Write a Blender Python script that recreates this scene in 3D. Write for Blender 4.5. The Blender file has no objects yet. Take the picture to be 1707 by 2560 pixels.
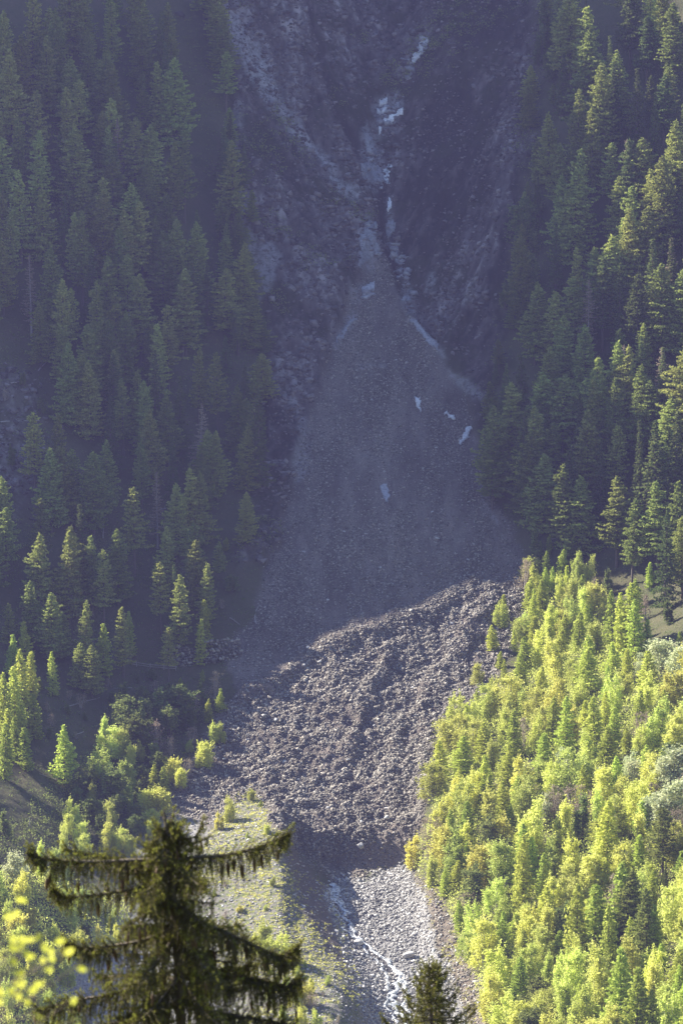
import bpy, math, random
import numpy as np
from mathutils import Vector, Matrix
random.seed(7); RNG = np.random.default_rng(11)
SC = bpy.context.scene; COL = SC.collection
PI = math.pi; R = math.radians

# ------------------------------------------------------------------ camera
PITCH = R(10.0); HALF = R(8.0)
cam_d = bpy.data.cameras.new("camera"); cam = bpy.data.objects.new("camera", cam_d)
COL.objects.link(cam); SC.camera = cam
cam.location = (0, 0, 0); cam.rotation_euler = (R(90) - PITCH, 0, 0)
cam_d.sensor_fit = 'VERTICAL'; cam_d.sensor_height = 36.0; cam_d.sensor_width = 24.0
cam_d.lens = 18.0 / math.tan(HALF)
cam_d.clip_start = 0.5; cam_d.clip_end = 4000
cam_d.dof.use_dof = True; cam_d.dof.focus_distance = 850; cam_d.dof.aperture_fstop = 6.3

# ------------------------------------------------------------------ sky, sun, exposure
SUN_EL = 35.0
SH = np.array([-0.87, 0.49])                       # horizontal direction towards the sun (left, and beyond the slope)
SH = SH / np.linalg.norm(SH)
SZ = math.tan(R(SUN_EL))
w = bpy.data.worlds.new("World"); SC.world = w; w.use_nodes = True
nt = w.node_tree; bg = nt.nodes["Background"]
sky = nt.nodes.new("ShaderNodeTexSky"); sky.sky_type = 'NISHITA'; sky.sun_disc = False
sky.sun_elevation = R(SUN_EL); sky.sun_rotation = math.atan2(SH[0], SH[1])
sky.altitude = 1500; sky.air_density = 1.2; sky.dust_density = 0.6; sky.ozone_density = 2.0
nt.links.new(sky.outputs[0], bg.inputs[0]); bg.inputs[1].default_value = 0.085
sun_d = bpy.data.lights.new("sun", 'SUN'); sun = bpy.data.objects.new("sun", sun_d); COL.objects.link(sun)
sun_d.energy = 5.0; sun_d.angle = R(0.53); sun_d.color = (1.0, 0.93, 0.80)
sun.rotation_euler = Vector((SH[0], SH[1], SZ)).to_track_quat('Z', 'Y').to_euler()
sun.location = (-300, 1200, 500)
SC.view_settings.view_transform = 'Standard'; SC.view_settings.look = 'None'
SC.view_settings.exposure = 1.95; SC.view_settings.gamma = 1.0
SC.cycles.max_bounces = 5; SC.cycles.diffuse_bounces = 3; SC.cycles.glossy_bounces = 2
SC.cycles.transmission_bounces = 3; SC.cycles.transparent_max_bounces = 4; SC.cycles.volume_bounces = 0
SC.cycles.use_denoising = True; SC.cycles.use_adaptive_sampling = True; SC.cycles.adaptive_threshold = 0.01
SC.cycles.caustics_reflective = False; SC.cycles.caustics_refractive = False
SC.cycles.sample_clamp_indirect = 4.0

# ------------------------------------------------------------------ tagging and mesh helpers
def tag(o, label=None, cat=None, group=None, kind=None):
    if label: o['label'] = label
    if cat: o['category'] = cat
    if group: o['group'] = group
    if kind: o['kind'] = kind
    return o

def mesh_np(name, V, F, mat=None, smooth=False, attrs=None):
    """mesh from numpy arrays: V (n,3), F (m,3) or (m,4)"""
    me = bpy.data.meshes.new(name)
    V = np.ascontiguousarray(V, dtype=np.float32); F = np.ascontiguousarray(F, dtype=np.int32)
    k = F.shape[1]
    me.vertices.add(len(V)); me.vertices.foreach_set('co', V.ravel())
    me.loops.add(F.size); me.loops.foreach_set('vertex_index', F.ravel())
    me.polygons.add(len(F)); me.polygons.foreach_set('loop_start', np.arange(0, F.size, k, dtype=np.int32))
    if smooth: me.polygons.foreach_set('use_smooth', np.ones(len(F), dtype=bool))
    for an, arr in (attrs or {}).items():
        a = me.attributes.new(an, 'FLOAT', 'POINT'); a.data.foreach_set('value', np.ascontiguousarray(arr, dtype=np.float32))
    me.update(calc_edges=True)
    if mat: me.materials.append(mat)
    return me

def obj(name, me, parent=None, loc=(0, 0, 0)):
    o = bpy.data.objects.new(name, me); o.location = loc; COL.objects.link(o)
    if parent: o.parent = parent
    return o

def empty(name, loc, rz=0.0):
    o = bpy.data.objects.new(name, None); o.location = loc; o.rotation_euler = (0, 0, rz)
    o.empty_display_size = 0.5; COL.objects.link(o); return o

class MB:
    """collects triangles"""
    def __init__(s): s.v = []; s.f = []; s.n = 0
    def add(s, V, F):
        V = np.asarray(V, float); F = np.asarray(F, int)
        if F.shape[1] == 4: F = np.concatenate([F[:, [0, 1, 2]], F[:, [0, 2, 3]]])
        s.v.append(V); s.f.append(F + s.n); s.n += len(V)
    def tube(s, P, rad, k=6):
        P = np.asarray(P, float); n = len(P); rad = np.broadcast_to(rad, (n,))
        T = np.gradient(P, axis=0); T /= np.linalg.norm(T, axis=1)[:, None] + 1e-9
        ref = np.array([0, 0, 1.0]) if abs(T[0][2]) < 0.9 else np.array([1.0, 0, 0])
        A = np.cross(T, ref); A /= np.linalg.norm(A, axis=1)[:, None] + 1e-9; B = np.cross(T, A)
        th = np.arange(k) * 2 * PI / k
        V = P[:, None] + rad[:, None, None] * (A[:, None] * np.cos(th)[None, :, None] + B[:, None] * np.sin(th)[None, :, None])
        V = V.reshape(-1, 3); i = np.arange(n - 1)[:, None] * k; j = np.arange(k)[None]; j2 = (j + 1) % k
        F = np.stack([i + j, i + j2, i + k + j2, i + k + j], -1).reshape(-1, 4)
        s.add(V, F)
    def mesh(s, name, mat, smooth=False):
        return mesh_np(name, np.concatenate(s.v), np.concatenate(s.f), mat, smooth)

# ------------------------------------------------------------------ noise
def _hash(ix, iy, iz, seed):
    h = (ix.astype(np.int64) * 374761393 + iy.astype(np.int64) * 668265263 + iz.astype(np.int64) * 2147483647 + seed * 974634777) & 0xffffffff
    h = ((h ^ (h >> 13)) * 1274126177) & 0xffffffff
    h = ((h ^ (h >> 16)) * 2246822519) & 0xffffffff
    return ((h ^ (h >> 15)) & 0xffffff) / float(0xffffff)
def vnoise(x, y, seed=0):
    x = np.asarray(x, float); y = np.asarray(y, float)
    ix = np.floor(x); iy = np.floor(y); fx = x - ix; fy = y - iy
    fx = fx * fx * (3 - 2 * fx); fy = fy * fy * (3 - 2 * fy); z = np.zeros_like(ix)
    a = _hash(ix, iy, z, seed); b = _hash(ix + 1, iy, z, seed); c = _hash(ix, iy + 1, z, seed); d = _hash(ix + 1, iy + 1, z, seed)
    return (a * (1 - fx) + b * fx) * (1 - fy) + (c * (1 - fx) + d * fx) * fy
def fbm(x, y, sc, octv=4, seed=0, gain=0.5, ridge=False):
    s = 0; a = 1; t = 0; f = 1.0 / sc
    for o in range(octv):
        n = vnoise(x * f + 17.3 * o, y * f - 9.1 * o, seed + o) * 2 - 1
        if ridge: n = 1 - 2 * np.abs(n)
        s = s + a * n; t += a; a *= gain; f *= 2.03
    return s / t

# ------------------------------------------------------------------ view maths (used to lay the terrain out)
T8 = math.tan(HALF); CP = math.cos(PITCH); SP = math.sin(PITCH)
def pxdir(u, v):
    a = (np.asarray(u, float) - 853.5) / 1280 * T8; b = (1280 - np.asarray(v, float)) / 1280 * T8
    return a, CP + b * SP, -SP + b * CP
def project(x, y, z):
    d = y * CP - z * SP; up = y * SP + z * CP
    return 853.5 + x / d * 1280 / T8, 1280 - up / d * 1280 / T8

# ------------------------------------------------------------------ terrain
PROF_V = np.array([2560, 2170, 2090, 1700, 1450, 1100, 700, 400, 0, -400], float)
PROF_Y = np.array([700, 780, 784.5, 847, 884, 936, 992, 1034, 1084, 1140], float)
_a, _dy, _dz = pxdir(853.5, PROF_V); PROF_Z = PROF_Y * _dz / _dy
CY = np.concatenate([[-80, 0, 366, 560], PROF_Y, [1300]])
CZ = np.concatenate([[52, -1.7, -240, -243], PROF_Z, [PROF_Z[-1] + 110]])
_fy = np.arange(-80, 1301, 0.5); _fz = np.interp(_fy, CY, CZ)
def gsm(a, s, axis=0):
    r = int(3 * s); k = np.exp(-np.arange(-r, r + 1) ** 2 / (2.0 * s * s)); k /= k.sum()
    pad = [(0, 0)] * a.ndim; pad[axis] = (r, r); p = np.pad(a, pad, mode='edge')
    return np.apply_along_axis(lambda q: np.convolve(q, k, 'valid'), axis, p)
_fz_s = gsm(_fz, 9); _near = np.clip((np.abs(_fy - 782) - 8) / 12, 0, 1)
_fz = _fz_s * _near + gsm(_fz, 1.5) * (1 - _near)
_CY2 = np.concatenate([CY[:5], [765, 802], CY[7:]]); _CZ2 = np.concatenate([CZ[:5], [-214.5, float(np.interp(802, CY, CZ))], CZ[7:]])
_fstep = _fz - gsm(np.interp(_fy, _CY2, _CZ2), 7)      # the steep front of the debris
def zc(y): return np.interp(y, _fy, _fz)

ROWS = {
 2560: [(-800,60),(0,14),(200,3),(330,1),(500,4),(700,8),(858,9),(945,0),(1150,0),(1200,6),(1500,16),(2400,60)],
 2400: [(-800,60),(0,16),(200,5),(330,1),(480,3),(650,7),(765,9),(880,0),(1110,0),(1160,6),(1450,17),(2400,65)],
 2200: [(-800,46),(0,14),(200,5),(330,3),(450,2),(600,6),(712,9),(815,0),(1020,0),(1075,6),(1400,20),(2400,65)],
 2120: [(-800,44),(0,14),(220,4),(360,0),(480,1),(640,3),(715,4),(830,0),(1020,0),(1075,5),(1380,18),(2400,63)],
 2060: [(-800,42),(0,13),(250,3),(400,-1),(520,-1),(640,.5),(700,.5),(850,0),(1000,0),(1060,3),(1350,16),(2400,62)],
 1850: [(-800,42),(0,12),(300,1),(450,-2),(600,-1),(850,0),(1060,1),(1110,2),(1400,15),(2400,60)],
 1600: [(-800,46),(0,12),(350,1),(560,-1),(850,1.5),(1250,0),(1330,1),(1600,10),(2400,60)],
 1300: [(-800,62),(0,20),(500,3),(680,0),(930,2),(1270,0),(1330,3),(1700,22),(2400,70)],
 1000: [(-800,78),(0,32),(550,8),(760,0),(950,2),(1200,0),(1280,6),(1700,32),(2400,80)],
 700: [(-800,100),(0,50),(600,18),(860,1),(930,0),(1000,1),(1250,20),(1700,42),(2400,85)],
 300: [(-800,110),(0,58),(600,27),(900,2),(960,0),(1020,2),(1250,22),(1700,46),(2400,90)],
 -300: [(-800,115),(0,60),(600,30),(930,3),(980,0),(1030,3),(1250,24),(1700,48),(2400,92)],
}
_gx = np.arange(-420, 421, 2.0); _gy = np.arange(640, 1301, 2.0)
def _latgrid():
    vs = sorted(ROWS); ys = []; G = []
    for v in vs:
        y = float(np.interp(-v, -PROF_V, PROF_Y)); z = float(zc(y)); d = y * CP - z * SP
        u = np.array([p[0] for p in ROWS[v]], float); h = np.array([p[1] for p in ROWS[v]], float)
        xs = (u - 853.5) / 1280 * T8 * d
        g = np.interp(_gx, xs, h)
        g += np.clip(xs[0] - _gx, 0, None) * 0.35 + np.clip(_gx - xs[-1], 0, None) * 0.3
        ys.append(y); G.append(g)
    ys = np.array(ys); G = np.array(G); o = np.argsort(ys); ys = ys[o]; G = G[o]
    A = np.array([np.interp(_gy, ys, G[:, i]) for i in range(len(_gx))]).T
    A = gsm(A, 4.5, 0); A = gsm(A, 1.3, 1)
    return A
LAT = _latgrid()
def bil(G, x, y, x0, y0, dx, dy):
    fx = np.clip((x - x0) / dx, 0, G.shape[1] - 1.001); fy = np.clip((y - y0) / dy, 0, G.shape[0] - 1.001)
    ix = fx.astype(int); iy = fy.astype(int); a = fx - ix; b = fy - iy
    return (G[iy, ix] * (1 - a) + G[iy, ix + 1] * a) * (1 - b) + (G[iy + 1, ix] * (1 - a) + G[iy + 1, ix + 1] * a) * b
def H0(x, y):
    x = np.asarray(x, float); y = np.asarray(y, float)
    lat = bil(LAT, x, y, _gx[0], _gy[0], 2.0, 2.0) * np.clip((y - 430) / 230, 0, 1)
    amp = np.clip((y - 400) / 300, 0, 1)
    n = fbm(x, y, 34, 3, 5) * 2.2 + fbm(x, y, 9, 2, 9) * 0.5
    side = 1 - np.clip((17 - np.abs(x - 3.5)) / 5, 0, 1)
    side = side * side * (3 - 2 * side)
    return zc(y) - np.interp(y, _fy, _fstep) * side + lat + n * amp * np.clip(np.abs(lat) / 8, 0.12, 1)
def hit(u, v, H=None):
    """first ground point seen at picture position (u, v)"""
    H = H or H0
    u = np.atleast_1d(np.asarray(u, float)); v = np.atleast_1d(np.asarray(v, float))
    a, dy, dz = pxdir(u, v); ys = np.arange(640, 1290, 1.5)
    best = np.full(len(u), 1289.0); done = np.zeros(len(u), bool)
    for k in range(len(ys)):
        t = ys[k] / dy; under = (t * dz < H(t * a, np.full_like(t, ys[k]))) & ~done
        best[under] = ys[k]; done |= under
        if done.all(): break
    lo = best - 1.5; hi = best
    for _ in range(8):
        m = (lo + hi) / 2; t = m / dy; under = t * dz < H(t * a, m)
        hi = np.where(under, m, hi); lo = np.where(under, lo, m)
    t = hi / dy
    return t * a, hi, t * dz

# unseen ridge left of the picture, its crest shaped to shade the slope
RX = -172.0
def suv(x, y, z):
    r = np.array([-SH[1], SH[0]]); 
    if r[1] < 0: r = -r
    u = x * r[0] + y * r[1]; s = x * SH[0] + y * SH[1]
    return u, z - SZ * s, s
# where the sunlight begins, read off the picture: (u, v, metres above the ground)
LIGHT = [(100,2130,-4),(300,1990,-3),(430,1960,-4),(520,1850,-3),(560,1775,-2),(700,1685,0),(820,1615,0),(1000,1560,0),(1180,1475,0),(1300,1450,0),(1365,1380,20),(1610,1400,15),
         (1700,1300,15),(1610,1200,9),(1560,820,10),(1530,640,17),(1520,530,15),(1540,390,9),(1620,230,7),(1560,60,8)]
_p = np.array(LIGHT, float); _hx, _hy, _hz = hit(_p[:, 0], _p[:, 1]); _U, _V, _s = suv(_hx, _hy, _hz + _p[:, 2])
_o = np.argsort(_U); _U = _U[_o]; _V = _V[_o]
_cu = np.arange(300, 1101, 1.0); _cv = gsm(np.interp(_cu, np.concatenate([[_U[0] - 260, _U[0] - 60], _U, [_U[-1] + 120]]), np.concatenate([[_V[0] - 120, _V[0] - 22], _V, [_V[-1] + 50]])), 3.5)
_cv = _cv + 3.5 * np.clip((_cu - 790) / 15, 0, 1)
_cv = _cv + 1.6 * fbm(_cu, _cu * 0, 9, 3, 77)
if __import__('os').environ.get('DBG'): print(np.round(np.stack([_U, _V], 1)))
def zcrest(y):
    U, _, s = suv(RX, y, 0.0)
    return np.interp(U, _cu, _cv) + SZ * s

# masks: outlines of the ground types, read onto the ground once
MW, MH, MS = 560, 760, 4.0          # raster in units of 4 px with a border
MX0, MY0 = -260.0, -240.0
_mu = MX0 + (np.arange(MW) + .5) * MS; _mv = MY0 + (np.arange(MH) + .5) * MS
_MU, _MV = np.meshgrid(_mu, _mv)
def poly_mask(polys, blur=1.0):
    M = np.zeros((MH, MW))
    for P in polys:
        P = np.array(P, float); inside = np.zeros((MH, MW), bool); j = len(P) - 1
        for i in range(len(P)):
            xi, yi = P[i]; xj, yj = P[j]
            c = ((yi > _MV) != (yj > _MV)) & (_MU < (xj - xi) * (_MV - yi) / (yj - yi + 1e-9) + xi)
            inside ^= c; j = i
        M = np.maximum(M, inside)
    return gsm(gsm(M, blur, 0), blur, 1) if blur else M
def line_mask(L, width, blur=.8):
    M = np.zeros((MH, MW))
    for (a, b) in zip(L[:-1], L[1:]):
        ax, ay, wa = a; bx, by, wb = b; dx, dy = bx - ax, by - ay
        t = np.clip(((_MU - ax) * dx + (_MV - ay) * dy) / (dx * dx + dy * dy), 0, 1)
        d = np.hypot(_MU - ax - t * dx, _MV - ay - t * dy)
        M = np.maximum(M, np.clip(1.5 - d / (width * (wa + (wb - wa) * t)), 0, 1))
    return gsm(gsm(M, blur, 0), blur, 1)
def sample(M, u, v): return bil(M, u, v, _mu[0], _mv[0], MS, MS)

P_DEB = [(905,690),(870,760),(825,860),(790,1000),(750,1100),(722,1230),(700,1330),(665,1430),(640,1540),(585,1600),(565,1680),(590,1740),(540,1800),(490,1880),(430,1960),(410,2030),(520,2060),(560,2020),(640,1970),(700,2085),(760,2140),(830,2192),(900,2190),(1010,2160),(1060,2060),(1080,1900),(1110,1800),(1210,1740),(1290,1620),(1300,1500),(1330,1470),(1300,1350),(1260,1270),(1215,1200),(1195,1080),(1135,950),(1085,860),(1015,780),(990,700),(960,640),(930,640)]
P_LOBE = [(440,1990),(500,1880),(560,1760),(700,1690),(820,1610),(1000,1560),(1180,1475),(1320,1455),(1310,1600),(1210,1740),(1110,1800),(1080,1900),(1060,2060),(1010,2110),(900,2130),(800,2140),(715,2110),(650,2020),(600,1990),(540,2030)]
P_ROCK = [(440,-240),(450,-50),(560,150),(600,400),(630,600),(660,760),(670,900),(655,1040),(650,1200),(600,1420),(700,1420),(800,1100),(900,800),(1010,760),(1150,950),(1200,1120),(1230,1000),(1250,850),(1290,600),(1330,300),(1340,-50),(1340,-240)]
P_CREEK = [(830,2185),(900,2200),(1010,2160),(1030,2185),(1065,2260),(1105,2400),(1150,2520),(1230,2760),(980,2760),(890,2480),(850,2330),(812,2240)]
P_BANK = [(1010,2150),(1045,2190),(1110,2240),(1145,2330),(1190,2430),(1300,2600),(1400,2760),(1230,2760),(1150,2520),(1105,2400),(1065,2260),(1030,2185)]
P_MOR = [(560,2010),(640,1965),(713,2105),(770,2160),(830,2230),(885,2400),(980,2760),(560,2760),(470,2450),(470,2300),(490,2150)]
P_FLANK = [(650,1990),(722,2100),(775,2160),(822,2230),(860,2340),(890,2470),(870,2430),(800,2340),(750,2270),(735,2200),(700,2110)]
P_GRAV = [[(380,2090),(430,2040),(520,2055),(560,2010),(520,2110),(430,2160),(340,2190),(300,2150)],[(100,2450),(180,2330),(330,2280),(480,2300),(560,2400),(600,2760),(60,2760)]]
PALE = [[(940,252),(1000,243),(1012,290),(985,330),(945,350),(930,300)],[(905,335),(935,330),(955,400),(935,470),(905,505),(898,420)],[(900,570),(925,560),(952,620),(945,665),(890,690),(895,630)],
        [(965,500),(992,500),(985,560),(1002,600),(972,610)],[(880,725),(940,700),(918,750),(880,765)],[(1045,115),(1075,95),(1062,135),(1030,165),(1028,135)],
        [(1060,640),(1085,620),(1080,680),(1050,700)],[(640,760),(690,720),(700,640),(660,600),(640,660)],[(735,1120),(765,1110),(770,1190),(735,1210)],[(1010,700),(1060,760),(1020,790),(1000,750)]]
M_DEB = poly_mask([P_DEB], 1.3); M_LOBE = poly_mask([P_LOBE], 4); M_ROCK = poly_mask([P_ROCK], 4); M_ROCK = np.maximum(M_ROCK, .5 * poly_mask([[(-100,960),(60,930),(110,960),(118,1060),(95,1230),(30,1320),(-100,1320)]], 7))
M_CREEK = poly_mask([P_CREEK], 1.2); M_BANK = poly_mask([P_BANK], 2.2); M_MOR = poly_mask([P_MOR], 2.5)
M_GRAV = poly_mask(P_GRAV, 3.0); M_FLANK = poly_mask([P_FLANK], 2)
M_PALE = .55 * poly_mask(PALE, 1.0)
for L, wd in (([(500,-60,2),(585,60,1.6),(650,190,1.5),(700,280,1),(790,400,.8),(885,530,.5)], 21), ([(590,300,1),(600,520,1),(650,720,1.2)], 16),
              ([(1022,795,1),(1060,830,.8),(1105,885,.6)], 9), ([(885,795,1),(850,840,.9),(838,865,.5)], 9), ([(1118,925,.7),(1170,990,1),(1240,1040,.7)], 10),
              ([(700,990,.6),(755,1050,1),(760,1180,1)], 14), ([(985,600,.6),(1010,680,.7),(1010,740,.5)], 9), ([(890,915,.6),(960,925,.5)], 7),
              ([(1180,1180,.5),(1215,1260,1),(1240,1300,.6)], 12)):
    M_PALE = np.maximum(M_PALE, line_mask(L, wd) * (0.8 if wd > 20 else .5 if wd > 9 else .7))
# levees and scarps in the debris: (polyline, height, width px)
RIDGES = [([(640,1800,1),(655,1900,1),(690,2050,.8)], 1.0, 12), ([(560,1770,1),(700,1690,1),(830,1610,1),(990,1560,1),(1180,1470,1)], 2.4, 22),
          ([(980,1640,1),(900,1780,1),(880,1900,.6)], 1.8, 18), ([(1230,1500,1),(1140,1640,1),(1060,1760,.7)], 2.0, 22),
          ([(520,1850,.6),(450,1960,1)], 1.6, 18), ([(960,1250,.5),(990,1380,1),(1010,1480,.7)], 1.0, 12), ([(1000,1820,.7),(960,1960,1),(1000,2070,.7)], 1.5, 18), ([(880,1560,.8),(960,1510,1),(1010,1500,.5)], 1.6, 10)]
M_RIDGE = np.zeros((MH, MW))
for L, h, wd in RIDGES: M_RIDGE = M_RIDGE + h * line_mask(L, wd, 1.6)
M_WL = line_mask([(832,2205,1),(850,2262,1),(868,2300,.8),(890,2345,.7),(930,2378,.7),(975,2412,.8),(1000,2450,.9),(984,2490,1),(995,2535,1),(1020,2620,1)], 14, 1)
M_CUT = line_mask([(950,250,1),(930,420,1),(965,560,1),(985,640,1),(1000,720,.6)], 14, 2)      # the notch the stream has cut in the gully

def H(x, y):
    """the finished ground, without the roughness of rock and debris"""
    h = H0(x, y); xx = np.asarray(x, float)
    t = np.clip((-104 - xx) / (-104 - RX), 0, 1)
    ok = np.clip((np.asarray(y, float) - 560) / 120, 0, 1)
    edge = H0(np.full_like(h, -104.0), y)
    zr = zcrest(np.asarray(y, float))
    side = np.where(xx > RX, edge * (1 - t) + zr * t, zr - np.clip(2.3 * (RX - xx), 0, 90)) + fbm(xx, y, 22, 3, 31) * 3 * np.clip(t * (1 - t) * 4, 0, 1)
    return np.where(xx < -104, h * (1 - ok) + side * ok, h)

def detail(x, y, h):
    """offsets for roughness, and the masks, at ground points"""
    u, v = project(x, y, h); wob = 22 * fbm(x, y, 7, 4, 41, .6); wob2 = 22 * fbm(x, y, 7, 4, 47, .6)
    uu, vv = u + wob, v + wob2
    m = {k: sample(M, uu, vv) for k, M in dict(deb=M_DEB, lobe=M_LOBE, rock=M_ROCK, creek=M_CREEK, bank=M_BANK, mor=M_MOR, grav=M_GRAV, pale=M_PALE, cut=M_CUT, flank=M_FLANK, wat=M_WL).items()}
    ridge = sample(M_RIDGE, uu, vv)
    vis = (y > 640) & (np.abs(x) < 140)
    lobe = m['lobe'] * m['deb']; deb = m['deb']
    xr = x * 0.8 + y * 0.35; yr = y * 0.8 - x * 0.35
    cl = .5 * fbm(xr, yr * .9, 3.1, 4, 61, .62, True) + .6 * fbm(x, y, 2.4, 3, 161, .7); fine = fbm(x, y, 1.3, 2, 63, .6)
    big = fbm(x, y, 12, 2, 67)
    d = lobe * (1.55 * cl + 0.55 * fine + 1.2 * big + .7 * ridge) + deb * (1 - lobe) * (0.14 * fine + 0.22 * cl + 0.5 * big + 0.45 * ridge)
    rock = np.clip(m['rock'] - deb, 0, 1)
    wx = x + 7 * fbm(x, y, 17, 4, 70); wy = y - 1000 + 7 * fbm(x, y, 17, 4, 69); axs = np.interp(y, [900, 996, 1016, 1034, 1050, 1084], [8, 14, 11, 8, 12, 14])
    wr = np.clip((x - axs) / 9 + .5 + .5 * fbm(x, y, 9, 3, 68), 0, 1)
    def slant(f):      # rills and ribs that run down to the gully from both sides
        return f(.86 * wx + .48 * wy, (-.5 * wx + .86 * wy) * .3, 0) * (1 - wr) + f(.86 * wx - .42 * wy, (.5 * wx + .86 * wy) * .3, 50) * wr
    streak = slant(lambda a, b, o: .5 * fbm(a, b, 7, 5, 71 + o, .66, True) + .5 * fbm(a, b, 16, 3, 73 + o, .55)) + .45 * fbm(x, y, 2.4, 4, 79, .7) + .4 * fbm(x, y, 13, 4, 78, .6)
    m['streak'] = np.clip(.345 + .74 * streak - .01 * (1 - wr) - .05 * wr + .16 * fbm(x, y, 1.1, 2, 83, .6) - .5 * m['cut'], 0, 1)
    rk = slant(lambda a, b, o: fbm(a, b, 7, 5, 71 + o, .66, True)); rk2 = slant(lambda a, b, o: fbm(a, b, 24, 3, 75 + o, .5, True))
    d = d + rock * (2.6 * rk + 6.0 * rk2 + .9 * fbm(x, y, 2.2, 4, 79, .75) - 1.5) - m['cut'] * (1 - deb) * 2.5
    other = np.clip(1 - deb - rock - m['creek'], 0, 1)
    d = d + other * (0.35 * fbm(x, y, 4, 3, 81)) - m['wat'] * .35 + m['creek'] * (0.28 * fbm(x, y, 1.6, 3, 83) + 0.4 * fbm(x, y, 8, 2, 84)) + m['bank'] * .9 * fbm(x, y, 2.6, 4, 85, .65, True)
    d = d + m['mor'] * .18 * fbm(x, y, 1.4, 2, 86)
    return np.where(vis, d, 0.3 * fbm(x, y, 4, 2, 81)), m

def axis(lo, a, b, hi, fine, coarse):
    left = np.arange(lo, a, coarse); mid = np.arange(a, b, fine); right = np.arange(b, hi + coarse, coarse)
    return np.concatenate([left, mid, right])
GX = axis(-400, -112, 112, 400, 0.42, 6.0); GYs = axis(-70, 660, 1106, 1290, 0.42, 5.0)
XX, YY = np.meshgrid(GX, GYs)
BASE = H(XX, YY); D, MK = detail(XX.ravel(), YY.ravel(), BASE.ravel())
ZZ = BASE + D.reshape(BASE.shape)
def zg(x, y):
    """height of the built ground mesh"""
    x = np.atleast_1d(np.asarray(x, float)); y = np.atleast_1d(np.asarray(y, float))
    ix = np.clip(np.searchsorted(GX, x) - 1, 0, len(GX) - 2); iy = np.clip(np.searchsorted(GYs, y) - 1, 0, len(GYs) - 2)
    a = np.clip((x - GX[ix]) / (GX[ix + 1] - GX[ix]), 0, 1); b = np.clip((y - GYs[iy]) / (GYs[iy + 1] - GYs[iy]), 0, 1)
    return (ZZ[iy, ix] * (1 - a) + ZZ[iy, ix + 1] * a) * (1 - b) + (ZZ[iy + 1, ix] * (1 - a) + ZZ[iy + 1, ix + 1] * a) * b
def place(u, v):
    x, y, z = hit(u, v, zg)
    return x, y, zg(x, y)

# ------------------------------------------------------------------ materials
def mat_new(name):
    m = bpy.data.materials.new(name); m.use_nodes = True; t = m.node_tree; t.nodes.clear()
    out = t.nodes.new("ShaderNodeOutputMaterial"); return m, t, out
def N(t, typ, **kw):
    n = t.nodes.new(typ)
    for k, v in kw.items():
        if k.startswith('i_'):
            n.inputs[k[2:].replace('_', ' ')].default_value = v
        else: setattr(n, k, v)
    return n
def mixc(t, fac, a, b):
    n = t.nodes.new("ShaderNodeMix"); n.data_type = 'RGBA'
    for sock, val in ((n.inputs[0], fac), (n.inputs[6], a), (n.inputs[7], b)):
        if hasattr(val, 'links'): t.links.new(val, sock)
        elif isinstance(val, (int, float)): sock.default_value = val
        else: sock.default_value = (*val, 1)
    return n.outputs[2]
def ramp(t, src, stops):
    n = t.nodes.new("ShaderNodeValToRGB"); e = n.color_ramp.elements
    while len(e) < len(stops): e.new(0.5)
    for i, (p, c) in enumerate(stops): e[i].position = p; e[i].color = (*c, 1)
    t.links.new(src, n.inputs[0]); return n.outputs[0]
def noise(t, scale, detail=4, rough=.6, co=None):
    n = N(t, "ShaderNodeTexNoise"); n.inputs['Scale'].default_value = scale; n.inputs['Detail'].default_value = detail; n.inputs['Roughness'].default_value = rough
    if co is not None: t.links.new(co, n.inputs['Vector'])
    return n.outputs['Fac']
def bump(t, h, dist, strength=1.0):
    b = N(t, "ShaderNodeBump"); b.inputs['Distance'].default_value = dist; b.inputs['Strength'].default_value = strength
    t.links.new(h, b.inputs['Height']); return b.outputs[0]

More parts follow.
